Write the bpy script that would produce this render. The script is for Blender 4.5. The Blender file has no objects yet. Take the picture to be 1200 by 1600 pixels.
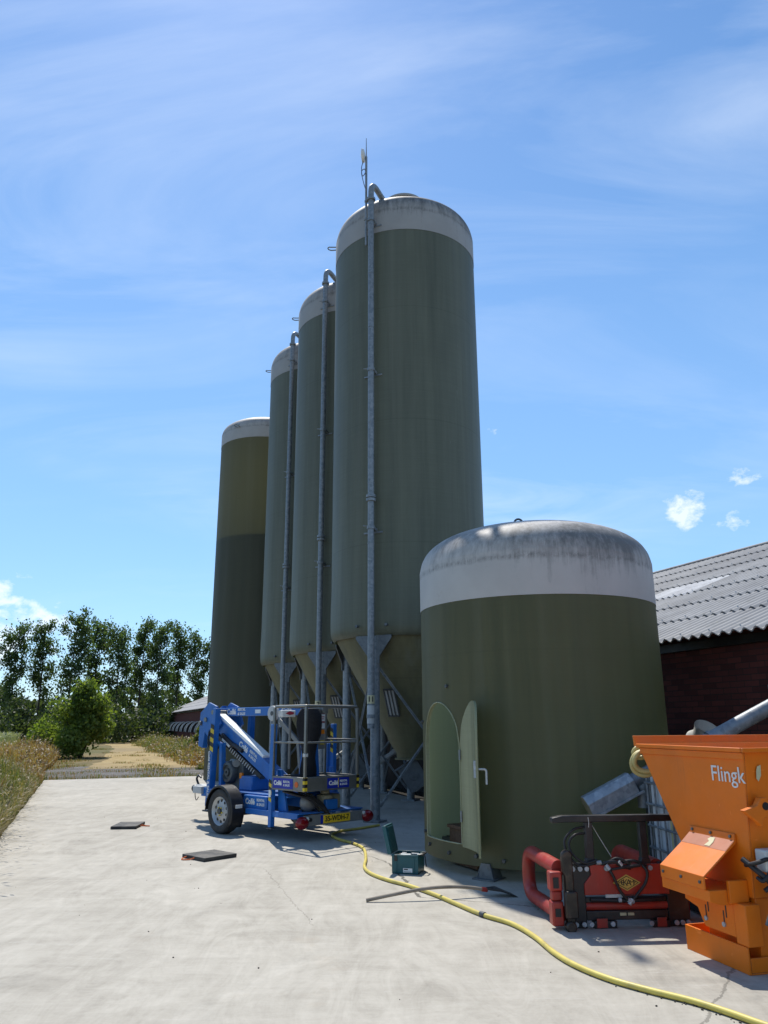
import bpy, bmesh, math, random
from mathutils import Vector, Matrix, noise as mnoise
R = math.radians
rnd = random.Random(7)
scene = bpy.context.scene
COL = scene.collection

# ------------------------------------------------------------------ yard axes
HD = R(-20.5)                       # heading of yard, silo row and barn
UX, UY = math.sin(HD), math.cos(HD)  # u runs forward along the yard, v to the right
def W(u, v, z=0.0):
    return Vector((u*UX + v*UY, u*UY - v*UX, z))

# ------------------------------------------------------------------ object helpers
def tag(o, label=None, cat=None, group=None, kind=None):
    if label: o['label'] = label
    if cat: o['category'] = cat
    if group: o['group'] = group
    if kind: o['kind'] = kind
    return o
def empty(name, loc=(0, 0, 0), rz=0.0, label=None, cat=None, group=None):
    o = bpy.data.objects.new(name, None); COL.objects.link(o)
    o.location = loc; o.rotation_euler = (0, 0, rz); o.empty_display_size = .2
    return tag(o, label, cat, group)
def frame_dir(d, up=Vector((0, 0, 1))):
    d = Vector(d).normalized()
    if abs(d.dot(up)) > .98: up = Vector((1, 0, 0))
    x = d.cross(up).normalized(); y = x.cross(d).normalized()
    return x, y, d

class MB:
    """collects shapes into one mesh"""
    def __init__(s): s.v = []; s.f = []; s.m = []; s.cm = 0; s.T = Matrix.Identity(4)
    def mat(s, i): s.cm = i; return s
    def add(s, vs, fs):
        n = len(s.v); s.v += [tuple(s.T @ Vector(p)) for p in vs]
        for f in fs: s.f.append(tuple(i+n for i in f)); s.m.append(s.cm)
        return s
    def box(s, a, b, M=None):
        (x0, y0, z0), (x1, y1, z1) = a, b
        vs = [(x0,y0,z0),(x1,y0,z0),(x1,y1,z0),(x0,y1,z0),(x0,y0,z1),(x1,y0,z1),(x1,y1,z1),(x0,y1,z1)]
        if M is not None: vs = [M @ Vector(p) for p in vs]
        return s.add(vs, [(0,3,2,1),(4,5,6,7),(0,1,5,4),(1,2,6,5),(2,3,7,6),(3,0,4,7)])
    def cbox(s, c, d, M=None):
        return s.box([c[i]-d[i]/2 for i in range(3)], [c[i]+d[i]/2 for i in range(3)], M)
    def beam(s, p0, p1, w, h, up=(0, 0, 1), w1=None, h1=None):
        p0, p1 = Vector(p0), Vector(p1); x, y, d = frame_dir(p1-p0, Vector(up))
        w1 = w if w1 is None else w1; h1 = h if h1 is None else h1
        vs = [p+x*(sx*ww/2)+y*(sy*hh/2) for p, ww, hh in ((p0, w, h), (p1, w1, h1)) for sx, sy in ((-1,-1),(1,-1),(1,1),(-1,1))]
        return s.add(vs, [(0,1,2,3),(7,6,5,4),(0,4,5,1),(1,5,6,2),(2,6,7,3),(3,7,4,0)])
    def tube(s, pts, r, n=12, closed=False, caps=True):
        pts = [Vector(p) for p in pts]; N = len(pts)
        rs = r if isinstance(r, (list, tuple)) else [r]*N
        tg = []
        for i in range(N):
            a = pts[(i-1) % N] if (closed or i > 0) else pts[0]
            b = pts[(i+1) % N] if (closed or i < N-1) else pts[-1]
            tg.append((b-a).normalized())
        x, y, _ = frame_dir(tg[0]); vs = []
        for i in range(N):
            x = (x - tg[i]*x.dot(tg[i])).normalized(); y = tg[i].cross(x).normalized()
            vs += [pts[i] + (x*math.cos(2*math.pi*k/n) + y*math.sin(2*math.pi*k/n))*rs[i] for k in range(n)]
        fs = []
        for i in range(N if closed else N-1):
            j = (i+1) % N
            for k in range(n):
                k2 = (k+1) % n
                fs.append((i*n+k, i*n+k2, j*n+k2, j*n+k))
        if caps and not closed:
            fs.append(tuple(range(n-1, -1, -1))); fs.append(tuple((N-1)*n+k for k in range(n)))
        return s.add(vs, fs)
    def cyl(s, p0, p1, r, n=20, r1=None):
        return s.tube([p0, p1], [r, r if r1 is None else r1], n)
    def lathe(s, prof, n=64, c=(0, 0), a0=0, a1=2*math.pi):
        full = abs(a1-a0-2*math.pi) < 1e-6; cols = n if full else n+1; m = len(prof)
        vs = []
        for k in range(cols):
            a = a0+(a1-a0)*k/n
            vs += [(c[0]+r*math.sin(a), c[1]+r*math.cos(a), z) for r, z in prof]
        fs = []
        for k in range(n):
            k2 = (k+1) % cols
            for i in range(m-1): fs.append((k*m+i, k*m+i+1, k2*m+i+1, k2*m+i))
        return s.add(vs, fs)
    def prism(s, poly, axis, a, b):
        """extrude a 2d polygon along axis 0/1/2 from a to b; poly gives the other two coordinates in order"""
        def P(q, t):
            q = list(q); q.insert(axis, t); return q
        n = len(poly); vs = [P(q, a) for q in poly]+[P(q, b) for q in poly]
        fs = [tuple(range(n-1, -1, -1)), tuple(range(n, 2*n))]+[(i, (i+1) % n, n+(i+1) % n, n+i) for i in range(n)]
        return s.add(vs, fs)
    def ball(s, c, r, n=14, m=8, sc=(1, 1, 1)):
        vs = []; fs = []
        for i in range(m+1):
            t = math.pi*i/m
            for k in range(n):
                a = 2*math.pi*k/n
                vs.append((c[0]+r*sc[0]*math.sin(t)*math.cos(a), c[1]+r*sc[1]*math.sin(t)*math.sin(a), c[2]+r*sc[2]*math.cos(t)))
        for i in range(m):
            for k in range(n): fs.append((i*n+k, (i+1)*n+k, (i+1)*n+(k+1) % n, i*n+(k+1) % n))
        return s.add(vs, fs)
    def build(s, name, mats, parent=None, bevel=0, smooth=35, recalc=True):
        me = bpy.data.meshes.new(name); me.from_pydata(s.v, [], s.f)
        for m in (mats if isinstance(mats, (list, tuple)) else [mats]): me.materials.append(m)
        me.polygons.foreach_set('material_index', s.m)
        if recalc:
            bm = bmesh.new(); bm.from_mesh(me); bmesh.ops.recalc_face_normals(bm, faces=bm.faces); bm.to_mesh(me); bm.free()
        if smooth:
            me.polygons.foreach_set('use_smooth', [True]*len(me.polygons)); me.set_sharp_from_angle(angle=R(smooth))
        o = bpy.data.objects.new(name, me); COL.objects.link(o)
        if parent is not None: o.parent = parent
        if bevel:
            b = o.modifiers.new('bevel', 'BEVEL'); b.width = bevel; b.segments = 2; b.limit_method = 'ANGLE'; b.angle_limit = R(40); b.harden_normals = False
        return o

def children(o): return [c for c in bpy.data.objects if c.parent is o]
def copy_tree(o, parent=None, kids=None):
    if kids is None:
        kids = {}
        for c in bpy.data.objects:
            if c.parent is not None: kids.setdefault(c.parent.name, []).append(c)
    c = o.copy(); COL.objects.link(c)
    if parent is not None: c.parent = parent
    for ch in kids.get(o.name, []): copy_tree(ch, c, kids)
    return c

def arc(c, r, a0, a1, n, ax='xz'):
    out = []
    for i in range(n+1):
        a = a0+(a1-a0)*i/n; p = [c[0], c[1], c[2]]
        i0, i1 = 'xyz'.index(ax[0]), 'xyz'.index(ax[1])
        p[i0] += r*math.cos(a); p[i1] += r*math.sin(a); out.append(tuple(p))
    return out
def spline(pts, k=6):
    pts = [Vector(p) for p in pts]; out = []
    for i in range(len(pts)-1):
        p0 = pts[max(i-1, 0)]; p1 = pts[i]; p2 = pts[i+1]; p3 = pts[min(i+2, len(pts)-1)]
        for j in range(k):
            t = j/k
            out.append(.5*((2*p1)+(p2-p0)*t+(2*p0-5*p1+4*p2-p3)*t*t+(3*p1-p0-3*p2+p3)*t**3))
    out.append(pts[-1]); return out
def round_path(pts, r, n=6):
    pts = [Vector(p) for p in pts]; out = [pts[0]]
    for i in range(1, len(pts)-1):
        a = (pts[i-1]-pts[i]); b = (pts[i+1]-pts[i]); d = min(r, a.length*.49, b.length*.49)
        a = pts[i]+a.normalized()*d; b = pts[i]+b.normalized()*d
        for j in range(n+1):
            t = j/n; out.append(a*(1-t)**2+pts[i]*2*t*(1-t)+b*t*t)
    out.append(pts[-1]); return out

def lettering(s, size, m, parent, origin, xdir, ydir, name='lettering', bold=.012, align='CENTER', depth=.002):
    """raised letters; origin, baseline direction and up direction in the parent's space"""
    cu = bpy.data.curves.new(name, 'FONT'); cu.body = s; cu.size = size; cu.align_x = align; cu.align_y = 'CENTER'
    cu.offset = bold*size; cu.extrude = depth; cu.resolution_u = 3
    t = bpy.data.objects.new(name, cu); COL.objects.link(t)
    dg = bpy.context.evaluated_depsgraph_get()
    me = bpy.data.meshes.new_from_object(t.evaluated_get(dg)); bpy.data.objects.remove(t); bpy.data.curves.remove(cu)
    x = Vector(xdir).normalized(); y = Vector(ydir).normalized(); z = x.cross(y)
    M = Matrix(((x.x, y.x, z.x, origin[0]), (x.y, y.y, z.y, origin[1]), (x.z, y.z, z.z, origin[2]), (0, 0, 0, 1)))
    me.transform(M); me.name = name
    me.materials.clear(); me.materials.append(m)
    o = bpy.data.objects.new(name, me); COL.objects.link(o); o.parent = parent
    return o

# ------------------------------------------------------------------ material helpers
def new_mat(name):
    m = bpy.data.materials.new(name); m.use_nodes = True; nt = m.node_tree; nt.nodes.clear()
    out = nt.nodes.new('ShaderNodeOutputMaterial')
    return m, nt, out
class N:
    def __init__(s, nt): s.nt = nt; s.tc = nt.nodes.new('ShaderNodeTexCoord')
    def n(s, t, **kw):
        o = s.nt.nodes.new(t)
        for k, v in kw.items(): setattr(o, k, v)
        return o
    def l(s, a, b): s.nt.links.new(a, b)
    def setin(s, sock, v):
        if hasattr(v, 'links'): s.l(v, sock)
        else: sock.default_value = v
    def map(s, scale=(1, 1, 1), coord='Object', vec=None, loc=(0, 0, 0), rot=(0, 0, 0)):
        m = s.n('ShaderNodeMapping'); m.inputs['Scale'].default_value = scale; m.inputs['Location'].default_value = loc; m.inputs['Rotation'].default_value = rot
        s.l(s.tc.outputs[coord] if vec is None else vec, m.inputs['Vector']); return m.outputs[0]
    def noise(s, vec, scale, detail=5, rough=.55, dist=0):
        t = s.n('ShaderNodeTexNoise'); s.l(vec, t.inputs['Vector']); t.inputs['Scale'].default_value = scale; t.inputs['Detail'].default_value = detail
        t.inputs['Roughness'].default_value = rough; t.inputs['Distortion'].default_value = dist; return t.outputs['Fac']
    def ramp(s, f, stops):
        r = s.n('ShaderNodeValToRGB'); e = r.color_ramp.elements
        while len(e) < len(stops): e.new(.5)
        for i, (p, c) in enumerate(stops):
            e[i].position = p; e[i].color = (c, c, c, 1) if isinstance(c, (int, float)) else (*c, 1)
        s.l(f, r.inputs[0]); return r.outputs[0]
    def mix(s, f, a, b, mode='MIX'):
        m = s.n('ShaderNodeMix', data_type='RGBA', blend_type=mode)
        s.setin(m.inputs[0], f)
        for sock, v in ((m.inputs[6], a), (m.inputs[7], b)):
            if isinstance(v, tuple) and len(v) == 3: v = (*v, 1)
            s.setin(sock, v)
        return m.outputs[2]
    def math(s, op, a, b=0.0, c=0.0):
        m = s.n('ShaderNodeMath', operation=op)
        for i, v in enumerate((a, b, c)):
            s.setin(m.inputs[i], v)
        return m.outputs[0]
    def xyz(s, coord='Object'):
        x = s.n('ShaderNodeSeparateXYZ'); s.l(s.tc.outputs[coord], x.inputs[0]); return x.outputs
    def bump(s, h, strength=.3, dist=.01):
        b = s.n('ShaderNodeBump'); b.inputs['Strength'].default_value = strength; b.inputs['Distance'].default_value = dist; s.l(h, b.inputs['Height']); return b.outputs[0]
    def bsdf(s, col, rough=.5, metal=0, normal=None, spec=None):
        p = s.n('ShaderNodeBsdfPrincipled')
        s.setin(p.inputs['Base Color'], (*col, 1) if isinstance(col, tuple) and len(col) == 3 else col)
        s.setin(p.inputs['Roughness'], rough); s.setin(p.inputs['Metallic'], metal)
        if normal is not None: s.l(normal, p.inputs['Normal'])
        if spec is not None: p.inputs['Specular IOR Level'].default_value = spec
        return p.outputs[0]

def paint(name, col, rough=.45, metal=0, var=.15, scale=6, bump=.0, dirt=None, dirt_amt=.35, dirt_scale=3.0, spec=None, wear=None, dust=0):
    """painted, plastic or bare surface with uneven tone, grime and gloss"""
    m, nt, out = new_mat(name); k = N(nt); v = k.map()
    f = k.noise(v, scale, 6, .6)
    lo = tuple(c*(1-var) for c in col); hi = tuple(min(1, c*(1+var)) for c in col)
    c = k.mix(k.ramp(f, [(.3, 0.), (.7, 1.)]), lo, hi)
    if dirt:
        g = k.ramp(k.noise(v, dirt_scale, 8, .7, .4), [(.5, 0.), (.72, 1.)])
        c = k.mix(k.math('MULTIPLY', g, dirt_amt), c, dirt)
    if wear:
        bv = k.n('ShaderNodeBevel', samples=4); bv.inputs['Radius'].default_value = .014; ge = k.n('ShaderNodeNewGeometry')
        dt = k.n('ShaderNodeVectorMath', operation='DOT_PRODUCT'); k.l(bv.outputs[0], dt.inputs[0]); k.l(ge.outputs['Normal'], dt.inputs[1])
        e = k.math('ADD', k.math('MULTIPLY', k.math('SUBTRACT', 1.0, dt.outputs['Value']), 2.2), k.math('MULTIPLY', k.math('SUBTRACT', k.noise(v, 17, 6, .75), .5), 1.6))
        c = k.mix(k.math('MULTIPLY', k.ramp(e, [(.34, 0.), (.52, 1.)]), .8), c, wear)
        sc1 = k.ramp(k.noise(k.map((3, 60, 14), rot=(.3, .5, .9)), 1.5, 3, .5), [(.70, 0.), (.73, 1.)])
        sc2 = k.ramp(k.noise(k.map((40, 4, 9), rot=(.9, .1, .4), loc=(3, 1, 5)), 1.5, 3, .5), [(.71, 0.), (.74, 1.)])
        c = k.mix(k.math('MULTIPLY', k.math('MAXIMUM', sc1, sc2), .42), c, tuple(min(1, q*1.5+.05) for q in col))
        run = k.ramp(k.noise(k.map((14, 14, 1.2), loc=(1, 6, 2)), 1.3, 6, .65), [(.60, 0.), (.78, 1.)])
        c = k.mix(k.math('MULTIPLY', run, .28), c, wear)
    if dust:
        ge2 = k.n('ShaderNodeNewGeometry'); sp_ = k.n('ShaderNodeSeparateXYZ'); k.l(ge2.outputs['Normal'], sp_.inputs[0])
        up_ = k.math('MULTIPLY', k.ramp(sp_.outputs[2], [(.2, .18), (.8, 1.)]), k.ramp(k.noise(v, 5, 7, .7), [(.40, 0.), (.66, 1.)]))
        c = k.mix(k.math('MULTIPLY', up_, dust), c, (.34, .30, .24))
    rr = k.math('MULTIPLY_ADD', k.noise(v, scale*2.3, 4), .3, rough-.15)
    nm = k.bump(k.noise(v, scale*9, 4), bump, .004) if bump else None
    k.l(k.bsdf(c, rr, metal, nm, spec), out.inputs[0]); return m

M = {}
M['blue'] = paint('blue_paint', (.009, .130, .43), .38, 0, .12, 5, 0, (.10, .12, .14), .3, wear=(.10, .09, .085), dust=.35)
M['white'] = paint('white_paint', (.72, .72, .70), .45, 0, .06, 5, 0, (.3, .28, .25), .25)
M['bright_white'] = paint('bright_white', (.86, .86, .84), .4, 0, .03, 5)
M['black'] = paint('black_paint', (.008, .008, .010), .42, 0, .25, 8, 0, (.10, .09, .08), .3, wear=(.045, .038, .034), dust=.08)
M['rubber'] = paint('black_rubber', (.022, .022, .022), .75, 0, .25, 12, .3, (.12, .11, .10), .45, dust=.3)
M['fabric'] = paint('black_fabric', (.006, .006, .009), .8, 0, .3, 12, .4)
M['orange'] = paint('orange_paint', (.74, .165, .004), .48, 0, .07, 3, 0, (.42, .12, .03), .25, 2.2, spec=.3, wear=(.16, .06, .03), dust=.16)
M['orange_worn'] = paint('worn_orange', (.40, .13, .06), .6, 0, .1, 6, 0, (.35, .18, .1), .4)
M['red'] = paint('red_paint', (.33, .022, .012), .42, 0, .15, 6, 0, (.12, .05, .04), .5, 4, wear=(.06, .04, .035), dust=.15)
M['red_lens'] = paint('red_lens', (.20, .004, .008), .15, 0, .1, 20)
M['alu'] = paint('aluminium', (.25, .245, .225), .45, .75, .12, 9, .05, (.2, .19, .17), .3)
M['grey_steel'] = paint('grey_steel', (.22, .215, .20), .5, .25, .12, 9, 0, (.12, .11, .1), .4)
M['rim'] = paint('wheel_rim', (.42, .43, .43), .45, .5, .12, 9, 0, (.15, .13, .12), .4)
M['engine'] = paint('engine_grey', (.09, .095, .095), .5, .4, .25, 14, 0, (.04, .04, .04), .5)
M['tank'] = paint('tan_tank', (.26, .23, .15), .5, 0, .2, 10, 0, (.08, .08, .06), .5)
M['yellow'] = paint('yellow', (.62, .44, .02), .5, 0, .08, 9)
M['plate'] = paint('plate_yellow', (.88, .55, .02), .4, 0, .05, 9)
M['sign_blue'] = paint('sign_blue', (.010, .025, .30), .4, 0, .05, 9)
M['amber'] = paint('amber', (.75, .2, .01), .3, 0, .05, 9)
M['sticker_red'] = paint('sticker_red', (.38, .03, .05), .5, 0, .1, 9)
M['ink'] = paint('black_ink', (.012, .010, .010), .5, 0, .1, 9)
M['hose'] = paint('yellow_hose', (.60, .48, .10), .5, 0, .14, 3, .1, (.20, .165, .09), .65, 5)
M['teal'] = paint('teal_plastic', (.008, .085, .10), .4, 0, .12, 8, 0, (.05, .08, .08), .3)
M['wood'] = paint('old_wood', (.24, .20, .155), .8, 0, .25, 9, .3)
M['brown'] = paint('brown_grain', (.13, .07, .04), .9, 0, .3, 20, .6)
M['pipe_white'] = paint('white_pipe', (.62, .61, .58), .4, 0, .08, 5, 0, (.3, .28, .24), .35)
M['ibc'] = paint('ibc_plastic', (.66, .67, .68), .35, 0, .05, 3, 0, (.45, .42, .3), .4)
M['ibc_old'] = paint('ibc_yellowed', (.55, .46, .22), .4, 0, .1, 3)
M['rope'] = paint('orange_rope', (.6, .13, .03), .8, 0, .1, 30)
M['lightgrey'] = paint('light_grey', (.5, .5, .48), .5, 0, .08, 6, 0, (.3, .28, .26), .3)
M['engine2'] = paint('dull_zinc', (.12, .13, .135), .55, .3, .2, 9, 0, (.06, .06, .06), .5)

def galv(name='galvanised', base=.26):
    m, nt, out = new_mat(name); k = N(nt); v = k.map(); vs = k.map((1, 1, .25))
    vo = k.n('ShaderNodeTexVoronoi'); vo.inputs['Scale'].default_value = 22; k.l(v, vo.inputs['Vector'])
    f = k.mix(.5, vo.outputs['Color'], k.noise(v, 7, 5))
    bw = k.n('ShaderNodeRGBToBW'); k.l(f, bw.inputs[0])
    c = k.ramp(bw.outputs[0], [(.25, (base*.62, base*.70, base*.76)), (.75, (base*1.15, base*1.22, base*1.26))])
    c = k.mix(k.math('MULTIPLY', k.ramp(k.noise(vs, 5, 7, .7), [(.52, 0.), (.7, 1.)]), .4), c, (.17, .16, .15))
    k.l(k.bsdf(c, k.ramp(bw.outputs[0], [(.2, .4), (.8, .62)]), .35), out.inputs[0]); return m
M['galv'] = galv()
M['galv_dark'] = galv('dark_galvanised', .15)
M['galv_light'] = galv('galvanised_light', .42)

def grp(name, zlines, base=(.088, .102, .066), trans=.3, tcol=(.30, .30, .12), tint=()):
    """wound glass-fibre shell: thin, slightly translucent, faint winding marks, drips and scratches"""
    m, nt, out = new_mat(name); k = N(nt); v = k.map()
    x, y, z = k.xyz()
    streak = k.noise(k.map((5, 5, .18)), 1.6, 7, .65)
    wind = k.noise(k.map((.6, .6, 26)), 2.0, 4, .6)
    blot = k.noise(v, .7, 4, .5)
    f = k.math('ADD', k.math('MULTIPLY', streak, .45), k.math('ADD', k.math('MULTIPLY', wind, .22), k.math('MULTIPLY', blot, .35)))
    c = k.mix(k.ramp(f, [(.36, 0.), (.66, 1.)]), tuple(q*.80 for q in base), tuple(q*1.22 for q in base))
    fade = k.ramp(k.noise(k.map((2.2, 2.2, .05)), 1.3, 5, .6), [(.5, 0.), (.75, 1.)])
    c = k.mix(k.math('MULTIPLY', fade, .45), c, (.19, .19, .145))
    ring = k.math('PINGPONG', k.math('ADD', z, k.math('MULTIPLY', blot, .02)), 1.2)
    seam = k.ramp(ring, [(0., 1.), (.016, .0)])
    c = k.mix(k.math('MULTIPLY', seam, .28), c, (.05, .055, .035))
    alg = k.ramp(k.math('ADD', k.noise(k.map((3, 3, .12), loc=(4, 2, 0)), 1.2, 8, .7), k.math('MULTIPLY', blot, .35)), [(.66, 0.), (.86, 1.)])
    c = k.mix(k.math('MULTIPLY', alg, .42), c, (.055, .062, .04))
    scr = k.ramp(k.noise(k.map((16, 16, 1.1)), 1.4, 3, .5), [(.74, 0.), (.77, 1.)])
    c = k.mix(k.math('MULTIPLY', scr, .5), c, (.34, .34, .27))
    for zz, wdt, col, amt in tint:                        # bands of another resin batch
        d = k.math('SMOOTH_MIN', 1.0, k.math('MAXIMUM', 0.0, k.math('DIVIDE', k.math('SUBTRACT', zz, z), wdt)), .05)
        c = k.mix(k.math('MULTIPLY', d, amt), c, col)
    nm = k.bump(k.math('ADD', wind, k.noise(v, 60, 3)), .12, .004)
    b = k.bsdf(c, k.math('MULTIPLY_ADD', streak, .3, .38), 0, nm, .35)
    t = k.n('ShaderNodeBsdfTranslucent'); k.setin(t.inputs[0], (*tcol, 1))
    mx = k.n('ShaderNodeMixShader'); mx.inputs[0].default_value = trans; k.l(b, mx.inputs[1]); k.l(t.outputs[0], mx.inputs[2])
    k.l(mx.outputs[0], out.inputs[0]); return m

def capmat(name, z0, z1, dark=.5, seed=0.0, tone=1.0):
    """white gel-coat band and dome, algae and soot washed down from the shoulder"""
    m, nt, out = new_mat(name); k = N(nt); v = k.map(loc=(seed, seed*.7, 0)); x, y, z = k.xyz()
    t = k.math('DIVIDE', k.math('SUBTRACT', z, z0), z1-z0)
    base = k.mix(k.noise(v, 2.5, 6, .6), tuple(q*tone for q in (.46, .425, .39)), tuple(q*tone for q in (.60, .560, .515)))
    streak = k.noise(k.map((6, 6, .7), loc=(seed, 0, 0)), 1.7, 8, .7)
    fine = k.math('ADD', k.math('MULTIPLY', k.noise(v, 13, 9, .8), .6), k.math('MULTIPLY', k.noise(k.map((22, 22, 1.6)), 1.6, 6, .7), .4))
    big = k.noise(v, .9, 3, .5)
    # soot collects on the shoulder: more of it the closer to the shoulder height
    sh = k.math('ADD', k.ramp(t, [(.10, 0.), (.30, .22), (.55, .72), (.72, .95), (.88, .45), (1., .10)]), k.math('MULTIPLY_ADD', x, .20, -.06))
    a = k.math('ADD', k.math('MULTIPLY', streak, .55), k.math('ADD', k.math('MULTIPLY', fine, .35), k.math('MULTIPLY', big, .45)))
    a = k.math('ADD', a, k.math('MULTIPLY', sh, .32))
    g = k.ramp(a, [(.76, 0.), (.90, .55), (1.0, 1.)])
    c = k.mix(k.math('MULTIPLY', g, dark), base, (.035, .034, .028))
    # water line of grime
    zl = k.math('ADD', t, k.math('MULTIPLY', k.noise(v, 3, 5, .6), .10))
    line = k.ramp(zl, [(.41, 0.), (.445, .8), (.455, .8), (.50, 0.)])
    c = k.mix(k.math('MULTIPLY', k.math('MULTIPLY', line, k.ramp(fine, [(.42, 0.), (.62, 1.)])), dark*1.1), c, (.06, .055, .045))
    lic = k.ramp(k.noise(v, 5.5, 6, .7), [(.62, 0.), (.72, 1.)])
    c = k.mix(k.math('MULTIPLY', lic, .18), c, (.28, .20, .12))
    k.l(k.bsdf(c, .62, 0, k.bump(fine, .15, .004)), out.inputs[0]); return m

def concrete():
    m, nt, out = new_mat('yard_concrete'); k = N(nt); v = k.map(); x, y, z = k.xyz()
    big = k.noise(v, .35, 6, .6, .6); mid = k.noise(v, 1.7, 8, .7, 1.2); fine = k.noise(v, 30, 6, .75)
    sweep = k.noise(k.map((1.4, .38, 1), rot=(0, 0, R(62))), 2.4, 9, .72, 1.6)
    f = k.math('ADD', k.math('MULTIPLY', big, .35), k.math('ADD', k.math('MULTIPLY', mid, .3), k.math('ADD', k.math('MULTIPLY', sweep, .42), k.math('MULTIPLY', fine, .12))))
    f = k.math('ADD', f, k.math('MULTIPLY', k.math('SUBTRACT', k.noise(k.map((1, 5, 1), rot=(0, 0, R(-20.5))), .9, 8, .75, .8), .5), .25))
    c = k.ramp(f, [(.40, (.242, .221, .182)), (.56, (.362, .334, .280)), (.72, (.462, .430, .366))])
    stain = k.ramp(k.noise(v, .8, 7, .7, .8), [(.58, 0.), (.75, 1.)])
    c = k.mix(k.math('MULTIPLY', stain, .35), c, (.24, .225, .195))
    rust = k.ramp(k.noise(k.map(loc=(7, 3, 0)), .5, 6, .7), [(.62, 0.), (.78, 1.)])
    c = k.mix(k.math('MULTIPLY', rust, .28), c, (.42, .31, .20))
    speck = k.ramp(k.noise(k.map(loc=(3, 9, 0)), 9, 3, .5), [(.745, 0.), (.77, 1.)])
    c = k.mix(k.math('MULTIPLY', speck, .55), c, (.09, .08, .07))
    pale = k.ramp(k.noise(k.map((.5, 2.4, 1), rot=(0, 0, R(30)), loc=(5, 5, 0)), 1.6, 8, .75, 2.0), [(.60, 0.), (.74, 1.)])
    c = k.mix(k.math('MULTIPLY', pale, .35), c, (.62, .60, .56))
    # joints and cracks: wobbling thin lines along given segments (object space)
    wob = k.math('MULTIPLY', k.math('SUBTRACT', k.noise(v, 5, 6, .7), .5), .16)
    rag = k.noise(v, 11, 5, .7)
    tot = None
    for (ax, ay, bx, by, wd, am) in CRACKS:
        L = math.hypot(bx-ax, by-ay); dx, dy = (bx-ax)/L, (by-ay)/L
        s_ = k.math('ADD', k.math('MULTIPLY', k.math('SUBTRACT', x, ax), dx), k.math('MULTIPLY', k.math('SUBTRACT', y, ay), dy))
        p_ = k.math('ADD', k.math('MULTIPLY', k.math('SUBTRACT', x, ax), -dy), k.math('MULTIPLY', k.math('SUBTRACT', y, ay), dx))
        p_ = k.math('ABSOLUTE', k.math('ADD', p_, wob))
        on = k.math('LESS_THAN', p_, k.math('MULTIPLY', rag, wd))
        on = k.math('MULTIPLY', on, k.math('MULTIPLY', k.math('GREATER_THAN', s_, 0.0), k.math('LESS_THAN', s_, L)))
        on = k.math('MULTIPLY', on, am)
        tot = on if tot is None else k.math('MAXIMUM', tot, on)
    for (ox, oy, rad, wd, am) in ((-7.5, 9.0, 6.1, .10, .22), (-7.5, 9.0, 7.5, .10, .20), (5.5, 1.0, 4.4, .09, .18), (-1.2, 12.2, .75, .05, .22), (2.05, 5.35, .22, .07, .35)):
        dx_ = k.math('SUBTRACT', x, ox); dy_ = k.math('SUBTRACT', y, oy)
        dd = k.math('ABSOLUTE', k.math('SUBTRACT', k.math('SQRT', k.math('ADD', k.math('MULTIPLY', dx_, dx_), k.math('MULTIPLY', dy_, dy_))), rad))
        mk = k.math('MULTIPLY', k.ramp(k.math('DIVIDE', dd, wd), [(0., 1.), (1., 0.)]), k.ramp(k.noise(v, 2.6, 7, .75), [(.46, 0.), (.66, 1.)]))
        c = k.mix(k.math('MULTIPLY', mk, am), c, (.13, .125, .115))
    oil = k.ramp(k.noise(k.map(loc=(11, 4, 0)), .9, 5, .6), [(.70, 0.), (.76, 1.)])
    c = k.mix(k.math('MULTIPLY', oil, .22), c, (.16, .145, .12))
    c = k.mix(tot, c, (.06, .055, .045))
    h = k.math('ADD', k.math('MULTIPLY', fine, .5), k.math('MULTIPLY', sweep, .7))
    k.l(k.bsdf(c, .85, 0, k.bump(h, .25, .006), .3), out.inputs[0]); return m
CRACKS = [(.05, 9.9, .33, 8.05, .030, .8), (-.55, 11.1, .05, 9.9, .022, .6), (.33, 8.05, 1.5, 7.6, .022, .6), (-1.4, 9.6, -.6, 7.0, .012, .3), (2.4, 5.9, 1.6, 4.6, .02, .5)]

def groundmat(name, a, b, c3, sc=1.0, bump=.6):
    m, nt, out = new_mat(name); k = N(nt); v = k.map()
    f = k.noise(v, 1.2*sc, 8, .7, .5); g = k.noise(v, 14*sc, 6, .75); h = k.noise(v, .12*sc, 4, .5)
    c = k.mix(k.ramp(f, [(.38, 0.), (.62, 1.)]), a, b)
    c = k.mix(k.ramp(h, [(.42, 0.), (.58, .7)]), c, c3)
    c = k.mix(k.ramp(g, [(.35, .45), (.6, 0.)]), c, tuple(q*.45 for q in a))
    k.l(k.bsdf(c, .95, 0, k.bump(g, bump, .05), .1), out.inputs[0]); return m
M['ground'] = groundmat('dry_ground', (.17, .13, .07), (.26, .20, .10), (.11, .12, .05))
M['damp'] = groundmat('damp_gravel', (.030, .028, .026), (.055, .05, .045), (.035, .04, .025), 5)  # near-black colour standing in for shade on the ground
M['track'] = groundmat('sandy_track', (.34, .245, .115), (.45, .35, .18), (.25, .20, .125), 1.0)
M['gravel'] = groundmat('gravel', (.19, .175, .16), (.32, .30, .28), (.17, .155, .12), 6, 1.)

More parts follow.
